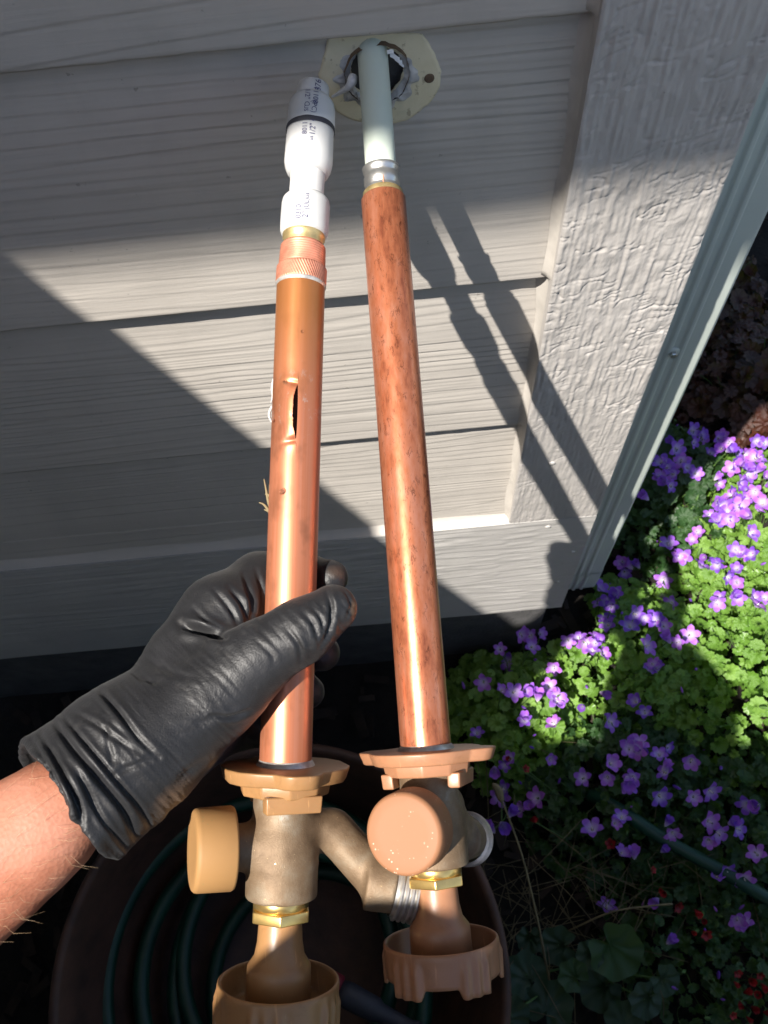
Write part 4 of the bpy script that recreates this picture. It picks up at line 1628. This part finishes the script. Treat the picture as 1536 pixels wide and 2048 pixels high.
# right arm drawn back, hand resting on the thigh
RE = np.array([0.20, -0.92, -0.05])
RH = np.array([0.10, -1.06, -0.24])
f.add(f.cone(SH2, RE, 0.055, 0.040), 0.015)
f.add(f.cone(RE, RH, 0.040, 0.028), 0.012)
f.add(f.cone(RH, RH + np.array([-0.05, 0.02, -0.06]), 0.034, 0.024), 0.012)
V, F = f.mesh()
person = mesh('person', V, F, MAT['skin'])
bake(person, ('SMOOTH', dict(factor=0.5, iterations=4)), ('SUBSURF', dict(levels=1, render_levels=1)))
tag(person, 'bare forearm in a black glove reaching in from the left, gripping the burst faucet', 'person')
gl.parent = person
# clothing (outside the frame)
f2 = Field((-0.62, -1.50, GZ - 0.02), (0.36, -0.40, 0.42), 0.012)
f2.add(f2.cone(SHO, SH2, 0.076, 0.076), 0.03)
f2.add(f2.cone(SHO, SHO + (ELB - SHO) * 0.55, 0.066, 0.062), 0.02)
f2.add(f2.cone(SH2, SH2 + (RE - SH2) * 0.7, 0.066, 0.058), 0.02)
f2.add(f2.cone(CHEST, HIPS, 0.138, 0.146), 0.05)
f2.add(f2.cone(CHEST + np.array([-0.07, 0, 0.02]), HIPS + np.array([-0.06, 0, 0]), 0.112, 0.124), 0.05)
f2.add(f2.cone(CHEST + np.array([0.09, 0, 0.02]), HIPS + np.array([0.06, 0, 0]), 0.112, 0.124), 0.05)
V, F = f2.mesh()
mesh('shirt', V, F, MAT['shirt'], person)
f3 = Field((-0.45, -1.50, GZ - 0.02), (0.25, -1.0, 0.06), 0.012)
for s in (-1, 1):
    hp_ = HIPS + np.array([s * 0.09, 0, -0.05])
    kn = np.array([HIPS[0] + s * 0.12, -1.16, GZ + 0.50])
    an = np.array([HIPS[0] + s * 0.12, -1.24, GZ + 0.09])
    f3.add(f3.cone(hp_, kn, 0.104, 0.078), 0.03)
    f3.add(f3.cone(kn, an, 0.076, 0.064), 0.02)
f3.add(f3.cone(HIPS + np.array([-0.06, 0, 0]), HIPS + np.array([0.06, 0, 0]), 0.15, 0.15), 0.03)
V, F = f3.mesh()
mesh('trousers', V, F, MAT['trousers'], person)
f4 = Field(HEAD - 0.14, HEAD + 0.16, 0.008)
f4.add(f4.ellipsoid(HEAD + np.array([0, -0.02, 0.016]), ((0.084, 0, 0), (0, 0.088, -0.05), (0, 0.062, 0.088))), 0.001)
f4.cut(f4.ellipsoid(HEAD + np.array([0, 0.075, -0.05]), ((0.075, 0, 0), (0, 0.05, -0.03), (0, 0.05, 0.085))), 0.01)
V, F = f4.mesh()
mesh('hair', V, F, MAT['hair'], person)

# fine hairs on the forearm
J = Joined()
bm_ = person.data
pco = np.array([v.co[:] for v in bm_.vertices])
pno = np.array([v.normal[:] for v in bm_.vertices])
pq = pix(pco)
sel = np.where((pq[:, 0] > -60) & (pq[:, 0] < 135) & (pq[:, 1] > 1440) & (pq[:, 1] < 1930) & (np.linalg.norm(pco - ARM0, axis=1) < 0.2) & (pno @ BACK > 0.5))[0]
hr = random.Random(5)
for _ in range(70):
    i = hr.choice(list(sel))
    p0 = pco[i] + np.array([hr.uniform(-1, 1) for _ in range(3)]) * 0.002
    n = pno[i]
    d = n * 0.25 + np.array([hr.uniform(-1, 1) for _ in range(3)]) * 0.45 - ARMD * 0.45 - UP * 0.1
    d /= np.linalg.norm(d)
    L = hr.uniform(0.004, 0.011)
    P = [p0 - n * 0.001, p0 + d * L * 0.5, p0 + d * L - ARMD * L * 0.35]
    V, F, UV = tube_vf(P, [0.000045, 0.00004, 0.00002], 3, False)
    J.add(V, F)
ah = J.build('arm_hair', MAT['arm_hair'], person)
ah['kind'] = 'stuff'

# ------------------------------------------------------------------ pot with the coiled hose
PC = np.array([-0.175, -0.405, GROUND])
RIM = -0.775
pot = empty('planter_pot', PC, 'wide brown pot with a thin rim on the ground holding the coiled green hose', 'pot')
H = RIM - GROUND
frP = Frame(PC, (0, 0, 1), (1, 0, 0))
lathe('bowl', [(0.004, 0.02), (0.004, 0.17), (0.03, 0.185), (H * 0.6, 0.222), (H - 0.03, 0.238), (H - 0.028, 0.246), (H - 0.004, 0.249), (H, 0.247), (H, 0.241), (H - 0.006, 0.238), (H - 0.03, 0.230), (H * 0.5, 0.205), (0.02, 0.165), (0.016, 0.02)],
      MAT['terracotta'], pot, frP, 120, True, True)
J = Joined()
hr = random.Random(11)
P = []
for i in range(330):
    t = i / 330
    a = t * 2 * math.pi * 5.3
    rr = 0.165 - 0.03 * math.sin(a * 0.37 + 1) - 0.02 * math.sin(a * 0.83)
    P.append(PC + np.array([rr * math.cos(a) + 0.02 * math.sin(a * 0.21), rr * math.sin(a), 0.045 + 0.13 * t + 0.012 * math.sin(a * 0.63 + 2)]))
hose = tube('garden_hose', P, 0.0098, MAT['hose'], None, 14)
tag(hose, 'dark green garden hose coiled inside the brown pot', 'hose', 'garden hose')
hp = [on_z(1180, 1590, -0.96), on_z(1240, 1620, -0.925), on_z(1330, 1680, -0.925), on_z(1430, 1735, -0.925), on_z(1540, 1800, -0.93), on_z(1700, 1900, -0.96)]
hose2 = tube('garden_hose', spline(hp, 10), 0.0085, MAT['hose'], None, 14)
tag(hose2, 'straight run of green garden hose crossing the flower bed under the blossoms', 'hose', 'garden hose')
rb = empty('hose_nozzle', PC + np.array([0.09, 0.0, 0.20]), 'small dark nozzle with a red collar lying on the coiled hose', 'nozzle')
fn = Frame(PC + np.array([0.06, -0.02, 0.195]), (0.8, -0.45, 0.0), (0, 0, 1))
lathe('barrel', [(0, 0.012), (0.01, 0.014), (0.045, 0.013), (0.05, 0.010), (0.085, 0.009), (0.09, 0.011), (0.10, 0.011)], MAT['marker'], rb, fn, 24)
lathe('collar', [(-0.016, 0.0125), (-0.014, 0.0155), (-0.002, 0.0155), (0.0, 0.0125)], MAT['red_hub'], rb, fn, 24)

# ------------------------------------------------------------------ plants
pr_ = random.Random(21)


def leaf_mesh(name, mat, lobes=9, depth=0.10, cup=0.12, seed=0, notch=True, big=False):
    rg = random.Random(seed)
    n = lobes * (6 if big else 4)
    V = [(0, -0.18, 0.0)]
    rings = (0.5, 1.0)
    for q in rings:
        for i in range(n):
            a = 2 * math.pi * i / n - math.pi / 2
            sc = 1 - depth * (0.5 + 0.5 * math.cos(lobes * (a + math.pi / 2))) * (1 if q == 1 else 0.2)
            r = 0.5 * q * sc
            d = abs((a + math.pi / 2 + math.pi) % (2 * math.pi) - math.pi)
            if notch:
                r *= 1 - 0.62 * math.exp(-(d / 0.24) ** 2)
            x, y = r * math.cos(a), r * math.sin(a)
            z = cup * (r / 0.5) ** 2 - 0.10 * abs(x) * 0 + 0.035 * math.cos(lobes * (a + math.pi / 2)) * q + 0.04 * (rg.random() - 0.5) * q - 0.16 * max(0, y) ** 2
            V.append((x, y, z))
    F = [(0, 1 + i, 1 + (i + 1) % n) for i in range(n)]
    F += [(1 + i, 1 + n + i, 1 + n + (i + 1) % n, 1 + (i + 1) % n) for i in range(n)]
    return me_from(name, V, F, mat)


def flower_mesh(name, mat, openness=1.0, seed=0, n=5):
    rg = random.Random(seed)
    V, F, UV = [], [], []
    for k in range(n):
        a0 = 2 * math.pi * k / n + rg.uniform(-0.08, 0.08)
        b = len(V)
        rows = [(0.05, 0.05, -0.16), (0.15, 0.115, -0.09), (0.27, 0.172, -0.015), (0.38, 0.15, 0.02), (0.46, 0.082, 0.01), (0.51, 0.008, -0.02)]
        for r, w, z in rows:
            rr = r * (0.35 + 0.65 * openness) if r > 0.1 else r
            zz_ = z + (1 - openness) * r * 1.3
            for s in (-1, 0, 1):
                zq = zz_ + (0.022 if s else -0.012) * (1 if r > 0.1 else 0)
                x = rr * math.cos(a0) - s * w * math.sin(a0)
                y = rr * math.sin(a0) + s * w * math.cos(a0)
                V.append((x, y, zq))
                UV.append((s, r))
        for i in range(len(rows) - 1):
            for j in range(2):
                F.append((b + i * 3 + j, b + i * 3 + j + 1, b + (i + 1) * 3 + j + 1, b + (i + 1) * 3 + j))
    # pale pistil
    b = len(V)
    for z, r in ((-0.17, 0.03), (0.03, 0.022), (0.06, 0.004)):
        for i in range(5):
            a = 2 * math.pi * i / 5
            V.append((r * math.cos(a), r * math.sin(a), z))
            UV.append((0, 0))
    for i in range(2):
        for j in range(5):
            F.append((b + i * 5 + j, b + i * 5 + (j + 1) % 5, b + (i + 1) * 5 + (j + 1) % 5, b + (i + 1) * 5 + j))
    me = me_from(name, V, F, mat, True, UV)
    me.materials.append(MAT['pistil'])
    for p in me.polygons:
        if p.vertices[0] >= b:
            p.material_index = 1
    return me


def bud_mesh(name, mat):
    V, F, UV = lathe_vf([(-0.5, 0.05), (-0.3, 0.13), (0.0, 0.15), (0.3, 0.10), (0.5, 0.01)], 6, True, True)
    return me_from(name, V, F, mat, True, np.c_[np.zeros(len(V)), np.ones(len(V))])


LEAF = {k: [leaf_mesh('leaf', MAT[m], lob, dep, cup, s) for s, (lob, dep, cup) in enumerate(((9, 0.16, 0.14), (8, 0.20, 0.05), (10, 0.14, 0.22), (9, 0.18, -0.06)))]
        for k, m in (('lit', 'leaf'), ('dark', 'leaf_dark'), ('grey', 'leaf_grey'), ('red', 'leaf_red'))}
FLOW = [flower_mesh('flower', MAT['petal'], o, s) for s, o in enumerate((1.0, 0.95, 0.85, 1.0, 0.7))]
FLOW_SIDE = flower_mesh('flower', MAT['petal'], 0.25, 9)
FLOW_RED = flower_mesh('flower', MAT['petal_red'], 0.75, 3)
FLOW_RED2 = flower_mesh('flower', MAT['petal_red'], 0.2, 13)
for _m in (FLOW_RED, FLOW_RED2):
    _m.materials[1] = MAT['petal_red']
BUD = bud_mesh('bud', MAT['petal'])
BUD_G = bud_mesh('bud', MAT['stem'])


def put(name, me, root, pos, nrm, size, spin=None, kind=None):
    o = bpy.data.objects.new(name, me)
    COL.objects.link(o)
    o.parent = root
    q = Vector(nrm).to_track_quat('Z', 'Y') @ Matrix.Rotation(pr_.uniform(0, 6.28) if spin is None else spin, 3, 'Z').to_quaternion()
    o.rotation_mode = 'QUATERNION'
    o.rotation_quaternion = q
    o.location = Vector([float(c) for c in pos]) - Vector(root.location)
    o.scale = (size, size, size)
    return o


class Mound:
    def __init__(self, label, c, r, h, n_leaf, leaf, size, name='bellflower_plant', cat='flowering plant', group='bellflower mounds', spread=(1, 1)):
        self.c = np.array([c[0], c[1], GROUND])
        self.r, self.h = r, h
        self.sp = spread
        self.root = empty(name, self.c, label, cat, group)
        self.leaf, self.size, self.n_leaf = leaf, size, n_leaf
        self.stems = Joined()

    def top(self, x, y):
        d2 = (((x - self.c[0]) / (self.r * self.sp[0])) ** 2 + ((y - self.c[1]) / (self.r * self.sp[1])) ** 2)
        return GROUND + self.h * max(0.0, 1 - d2 * 0.72) ** 0.7 + 0.022 * (float(fbm(x * 22, y * 22, 3, 2)) - 0.5)

    def ok(self, x, y):
        if y > -0.012 and x < 0.285:
            return False
        if (x - PC[0]) ** 2 + (y - PC[1]) ** 2 < 0.262 ** 2:
            return False
        return True

    def pick(self):
        for _ in range(60):
            a = pr_.uniform(0, 2 * math.pi)
            q = math.sqrt(pr_.random()) * 1.08
            x = self.c[0] + q * self.r * self.sp[0] * math.cos(a)
            y = self.c[1] + q * self.r * self.sp[1] * math.sin(a)
            if self.ok(x, y):
                return x, y, q, a
        return self.c[0], self.c[1], 0, 0

    def stem(self, p, w=0.0008, mat=None):
        base = np.array([self.c[0] + (p[0] - self.c[0]) * 0.55, self.c[1] + (p[1] - self.c[1]) * 0.55, GROUND + 0.005])
        mid = (base + p) / 2 + np.array([pr_.uniform(-1, 1), pr_.uniform(-1, 1), 0.6]) * 0.015
        V, F, UV = tube_vf(spline([base, mid, p], 3), w, 4, False)
        self.stems.add(V, F)

    def grow(self):
        for i in range(self.n_leaf):
            x, y, q, a = self.pick()
            depth = abs(pr_.gauss(0, 0.022))
            z = self.top(x, y) - depth
            n = (0.75 * q * math.cos(a) + pr_.uniform(-.55, .55), 0.75 * q * math.sin(a) - 0.15 + pr_.uniform(-.55, .55), 1.0)
            put('leaf', pr_.choice(LEAF[self.leaf]), self.root, (x, y, z), n, self.size * pr_.uniform(0.55, 1.25))
            if i % 3 == 0:
                self.stem(np.array([x, y, z]))
        # the lower, unpickable leaves and shoots as one mass
        J = Joined()
        me = LEAF[self.leaf][0]
        lv = np.array([v.co[:] for v in me.vertices])
        lf = [tuple(p.vertices) for p in me.polygons]
        for i in range(int(self.n_leaf * 2.4)):
            x, y, q, a = self.pick()
            z = GROUND + (self.top(x, y) - GROUND) * pr_.uniform(0.15, 0.85)
            n = Vector((pr_.uniform(-.8, .8), pr_.uniform(-.8, .8), 1))
            M = (n.to_track_quat('Z', 'Y') @ Matrix.Rotation(pr_.uniform(0, 6.28), 3, 'Z').to_quaternion()).to_matrix()
            s = self.size * pr_.uniform(0.4, 1.0)
            J.add(lv @ np.array(M).T * s + np.array([x, y, z]), lf)
        o = J.build('foliage', me.materials[0], self.root)
        o['kind'] = 'stuff'
        if self.stems.n:
            o = self.stems.build('stems', MAT['stem'], self.root)
            o['kind'] = 'stuff'


mounds = [
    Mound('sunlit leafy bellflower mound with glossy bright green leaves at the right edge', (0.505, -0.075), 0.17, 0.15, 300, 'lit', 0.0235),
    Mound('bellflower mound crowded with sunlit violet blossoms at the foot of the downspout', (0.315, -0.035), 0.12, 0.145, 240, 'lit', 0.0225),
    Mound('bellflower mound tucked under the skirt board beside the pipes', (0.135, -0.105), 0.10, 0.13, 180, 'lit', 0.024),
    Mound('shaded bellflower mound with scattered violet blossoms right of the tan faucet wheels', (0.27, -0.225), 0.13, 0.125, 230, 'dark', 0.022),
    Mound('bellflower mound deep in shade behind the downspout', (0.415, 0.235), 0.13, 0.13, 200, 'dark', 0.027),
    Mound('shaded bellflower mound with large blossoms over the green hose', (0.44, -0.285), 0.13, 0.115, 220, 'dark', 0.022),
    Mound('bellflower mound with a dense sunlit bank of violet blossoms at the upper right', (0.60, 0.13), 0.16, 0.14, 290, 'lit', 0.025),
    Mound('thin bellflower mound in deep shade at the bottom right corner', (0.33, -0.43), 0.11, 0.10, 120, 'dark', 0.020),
]

z4 = [(1470, 130), (1520, 60), (1500, 130), (1360, 185), (1305, 260), (1440, 215), (1525, 230), (1370, 300), (1400, 260), (1300, 350), (1350, 430), (1410, 390), (1510, 350), (1255, 405),
      (1465, 490), (1055, 545), (1170, 530), (1125, 610), (1230, 615), (1290, 655), (1400, 590), (1455, 600), (1385, 670), (1385, 735), (1290, 835), (1390, 810), (1470, 810), (1520, 810),
      (1065, 835), (910, 660), (830, 640), (640, 780), (725, 765), (800, 780), (1030, 725), (680, 880), (560, 930), (630, 940), (620, 1000), (570, 1020), (900, 890), (940, 910), (1035, 945),
      (800, 800), (780, 850), (740, 1080), (700, 1030), (690, 1060), (960, 1040), (1100, 1025), (1160, 990), (500, 1150), (965, 1155), (1000, 1150), (320, 985), (270, 930), (360, 925),
      (165, 1000), (205, 1065), (160, 1220), (250, 1255), (310, 1265), (360, 1260), (390, 1265), (480, 1235), (515, 1295), (520, 1310), (640, 1335), (735, 1270), (895, 1310), (940, 1360),
      (780, 1410), (500, 1415), (360, 1400), (130, 1460), (870, 1520), (1190, 210), (1050, 250), (1010, 220), (1070, 270), (1260, 110), (1180, 60), (1100, 90), (1050, 180), (1080, 60),
      (1350, 60), (1300, 40), (1390, 110), (950, 330), (1120, 150), (1220, 40), (1150, 180), (1310, 90), (1020, 150), (1420, 170), (1480, 200), (1340, 390), (1430, 330), (1390, 340), (845, 690), (760, 830), (870, 940)]
z5 = [(485, 285), (865, 235), (900, 240), (780, 305), (1010, 260), (1035, 345), (1165, 295), (640, 375), (760, 375), (880, 375), (850, 415), (830, 560), (1045, 600), (1020, 470), (1180, 470),
      (1265, 445), (1435, 510), (1260, 590), (1355, 595), (685, 615), (1025, 730), (890, 755), (1290, 850), (1340, 830), (1425, 870), (1000, 965), (760, 990), (1420, 1070), (330, 530), (395, 510),
      (250, 600), (215, 330), (290, 280), (240, 470), (1250, 680), (830, 740), (1055, 1170), (1480, 740), (370, 95), (1390, 1060)]
rx_ = random.Random(4)
z4 += [(x + rx_.uniform(-45, 45), y + rx_.uniform(-40, 40)) for x, y in z4 if (x > 1200 and y < 860) or rx_.random() < 0.35 if rx_.random() < 0.85]
z5 += [(x + rx_.uniform(-60, 60), y + rx_.uniform(-50, 50)) for x, y in z5 if y < 700 and rx_.random() < 0.5]
FP = [(900 + x * .41406, 860 + y * .41406) for x, y in z4] + [(900 + x * .41406, 1400 + y * .41406) for x, y in z5]


def mound_at(px, py):
    """March along the sight line to the first mound surface; returns point and mound."""
    best = None
    for zt in np.arange(-0.84, -1.02, -0.006):
        p = on_z(px, py, zt)
        for m in mounds:
            d2 = ((p[0] - m.c[0]) / m.r) ** 2 + ((p[1] - m.c[1]) / m.r) ** 2
            if d2 < 1.5 and m.top(p[0], p[1]) >= zt:
                return p, m
    p = on_z(px, py, -0.93)
    m = min(mounds, key=lambda m: (p[0] - m.c[0]) ** 2 + (p[1] - m.c[1]) ** 2)
    return p, m


for i, (px, py) in enumerate(FP):
    p, m = mound_at(px, py)
    if not m.ok(p[0], p[1]):
        p = p + np.array([0.02, -0.02, 0])
    v = CPOS - p
    v = v / np.linalg.norm(v)
    n = v * 0.4 + np.array([pr_.uniform(-.9, .9), pr_.uniform(-.9, .9), 0.5])
    p = p + v * 0.026
    m.stem(p, 0.0007)
    me = pr_.choice(FLOW) if pr_.random() > 0.2 else FLOW_SIDE
    put('flower', me, m.root, p, n, 0.0272 * pr_.uniform(0.75, 1.2))
for m in mounds:
    for k in range(26):
        x, y, q, a = m.pick()
        z = m.top(x, y) + pr_.uniform(0.0, 0.018)
        n = (pr_.uniform(-.8, .8), pr_.uniform(-.8, .8), 1.0)
        me = BUD if pr_.random() < 0.4 else BUD_G
        put('bud', me, m.root, (x, y, z), n, pr_.uniform(0.009, 0.016))
        m.stem(np.array([x, y, z]), 0.0006)
    m.grow()

# russet low plants in the shade further back
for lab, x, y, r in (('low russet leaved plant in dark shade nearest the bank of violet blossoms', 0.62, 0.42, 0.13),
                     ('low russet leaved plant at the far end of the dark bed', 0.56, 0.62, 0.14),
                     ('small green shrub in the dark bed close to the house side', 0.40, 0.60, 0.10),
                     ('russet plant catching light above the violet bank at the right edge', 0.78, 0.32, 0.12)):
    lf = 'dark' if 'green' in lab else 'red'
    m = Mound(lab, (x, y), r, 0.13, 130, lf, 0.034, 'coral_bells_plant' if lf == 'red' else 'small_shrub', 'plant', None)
    m.grow()

# big-lobed geranium leaves at the bottom
BIG = leaf_mesh('leaf', MAT['leaf_grey'], 7, 0.10, 0.06, 44, True, True)
BIG2 = leaf_mesh('leaf', MAT['leaf_dark'], 7, 0.11, 0.10, 45, True, True)
gr = empty('geranium_plant', on_z(1150, 1930, GROUND), 'dark broad leaved geranium low in shade below the dry stems', 'plant')
ms = Joined()
for px, py, s in ((1230, 1900, .070), (1115, 1890, .050), (1050, 1950, .058), (1200, 1980, .055), (1100, 2010, .060), (1145, 1950, .040), (1020, 2030, .05), (1290, 2000, .045), (1250, 2040, .05), (1060, 1880, .035), (1180, 1910, .035), (1330, 1960, .04)):
    zz_ = -0.93 + pr_.uniform(-.02, .02)
    p = on_z(px, py, zz_)
    put('leaf', pr_.choice((BIG, BIG, BIG2)), gr, p, (pr_.uniform(-.3, .3), -0.25 + pr_.uniform(-.3, .3), 1), s)
    V, F, UV = tube_vf(spline([np.array(gr.location), (np.array(gr.location) + p) / 2 + np.array([0, 0, .02]), p], 4), 0.0014, 5, False)
    ms.add(V, F)
o = ms.build('stems', MAT['stem'], gr)
o['kind'] = 'stuff'

# red flowers
for lab, c, pts in (('small plant with a loose spray of red flowers in the shade', (1370, 1830),
                     [(1355, 1813), (1392, 1822), (1408, 1842), (1385, 1863), (1412, 1868), (1320, 1778), (1305, 1740), (1222, 1688), (1062, 1640), (1051, 1538), (1020, 1520), (1330, 1785)]),
                    ('patch of dull red flowers in the bottom right corner', (1500, 1980),
                     [(1470, 1965), (1490, 1985), (1500, 1960), (1515, 1990), (1480, 2005), (1505, 2015), (1525, 1970), (1530, 2025), (1495, 2035), (1465, 2030), (1475, 1945), (1520, 1950)])):
    rt = empty('red_flower_plant', on_z(c[0], c[1], GROUND), lab, 'flowering plant')
    ms = Joined()
    for px, py in pts:
        p = on_z(px, py, -0.91 + pr_.uniform(-.02, .02))
        put('flower', pr_.choice((FLOW_RED, FLOW_RED2)), rt, p, (pr_.uniform(-.8, .8), pr_.uniform(-1, .2), 1), pr_.uniform(0.011, 0.019))
        b = p * 0.6 + np.array(rt.location) * 0.4
        b[2] = GROUND
        V, F, UV = tube_vf(spline([b, (b + p) / 2 + np.array([.01, 0, .01]), p], 3), 0.0007, 4, False)
        ms.add(V, F)
    for k in range(14):
        px, py = c[0] + pr_.uniform(-60, 60), c[1] + pr_.uniform(-60, 60)
        p = on_z(px, py, -0.95 + pr_.uniform(-.03, .02))
        put('leaf', pr_.choice(LEAF['dark']), rt, p, (pr_.uniform(-.6, .6), pr_.uniform(-.6, .6), 1), pr_.uniform(.012, .022))
    o = ms.build('stems', MAT['stem'], rt)
    o['kind'] = 'stuff'

# dry stems: one tall bent stalk, then loose grass
st = empty('dry_stalk', on_z(1100, 1985, GROUND), 'single tall pale dry stalk with a withered head right of the faucets', 'stalk')
P = [on_z(1104, 1990, -0.96), on_z(1075, 1840, -0.90), on_z(1045, 1715, -0.86), on_z(1015, 1630, -0.83), on_z(1003, 1600, -0.82)]
tube('stem', spline(P, 6), np.linspace(0.0016, 0.0009, 25), MAT['dry_stem'], st, 6)
tube('withered_head', spline([on_z(1004, 1604, -0.82), on_z(996, 1580, -0.815), on_z(985, 1567, -0.81)], 4), [.002, .004, .005, .0055, .005, .0045, .004, .003, .001], MAT['dry_stem'], st, 8)
lo_ = empty('dry_stalk', on_z(1130, 1870, GROUND), 'long pale dry stem arching low across the shaded bed', 'stalk')
tube('stem', spline([on_z(1130, 1865, -0.96), on_z(1220, 1825, -0.91), on_z(1300, 1812, -0.895), on_z(1345, 1808, -0.89)], 6), 0.0011, MAT['dry_stem'], lo_, 6)
J = Joined()
for i in range(150):
    px = pr_.uniform(1000, 1330) if i < 110 else pr_.uniform(940, 1536)
    py = pr_.uniform(1640, 1930) if i < 110 else pr_.uniform(1480, 2048)
    p = on_z(px, py, GROUND + pr_.uniform(0.01, 0.08))
    a = pr_.uniform(0, 6.28)
    L = pr_.uniform(0.04, 0.13)
    d = np.array([math.cos(a), math.sin(a), 0]) * L
    V, F, UV = tube_vf(spline([p, p + d * 0.5 + np.array([0, 0, pr_.uniform(.0, .035)]), p + d + np.array([0, 0, pr_.uniform(-.02, .02)])], 3), [0.0006] * 6 + [0.0003], 3, False)
    J.add(V, F)
o = J.build('dry_grass', MAT['dry_stem'])
tag(o, 'thin dry grass lying between the shaded plants', 'grass', kind='stuff')

# hedge added out of view in front of the pot to block the low light
hg = empty('added_hedge', (-0.42, -0.95, GROUND), 'added out-of-view dark clipped hedge standing in front of the pot', 'hedge')
J = Joined()
lv = np.array([(-.5, 0, 0), (0, -.28, .05), (.5, 0, 0), (0, .28, .05)])
for i in range(17000):
    x, y, z = pr_.uniform(-0.9, 1.15), pr_.uniform(-1.08, -0.73), 0.0
    z = GROUND + 0.05 + pr_.random() ** 0.7 * (ADDED_HEDGE_TOP + (0.17 if x < -0.42 else 0.0) - GROUND - 0.05)
    n = Vector((pr_.uniform(-1, 1), pr_.uniform(-1, 1), pr_.uniform(0, 1)))
    M = (n.to_track_quat('Z', 'Y') @ Matrix.Rotation(pr_.uniform(0, 6.28), 3, 'Z').to_quaternion()).to_matrix()
    J.add(lv @ np.array(M).T * pr_.uniform(0.03, 0.05) + np.array([x, y, z]), [(0, 1, 2, 3)])
o = J.build('foliage', MAT['leaf_dark'], hg, False)
o['kind'] = 'stuff'
J = Joined()
for i in range(24):
    b = np.array([pr_.uniform(-0.8, 1.05), pr_.uniform(-1.0, -0.8), GROUND])
    V, F, UV = tube_vf(spline([b, b + np.array([pr_.uniform(-.05, .05), pr_.uniform(-.05, .05), 0.35]), b + np.array([pr_.uniform(-.1, .1), pr_.uniform(-.06, .06), ADDED_HEDGE_TOP - GROUND - 0.05])], 4), np.linspace(0.008, 0.003, 9), 6)
    J.add(V, F)
J.build('trunk', MAT['cavity'], hg)

# mulch and fallen leaves on the soil
J = Joined()
for i in range(2600):
    x, y = pr_.uniform(-0.6, 1.0), pr_.uniform(-0.75, 1.0)
    if (y > -0.02 and x < 0.2) or (x - PC[0]) ** 2 + (y - PC[1]) ** 2 < 0.2 ** 2:
        continue
    s = pr_.uniform(0.006, 0.022)
    V, F = box_vf(-s, s, -s * 0.35, s * 0.35, -0.0015, 0.0015)
    M = Matrix.Rotation(pr_.uniform(0, 6.28), 3, 'Z') @ Matrix.Rotation(pr_.uniform(-.5, .5), 3, 'X') @ Matrix.Rotation(pr_.uniform(-.4, .4), 3, 'Y')
    J.add(np.array(V) @ np.array(M).T + np.array([x, y, GROUND + pr_.uniform(0.012, 0.03)]), F)
o = J.build('bark_mulch', MAT['mulch'], None, False)
tag(o, 'dark bark mulch scattered over the soil', 'mulch', kind='stuff')
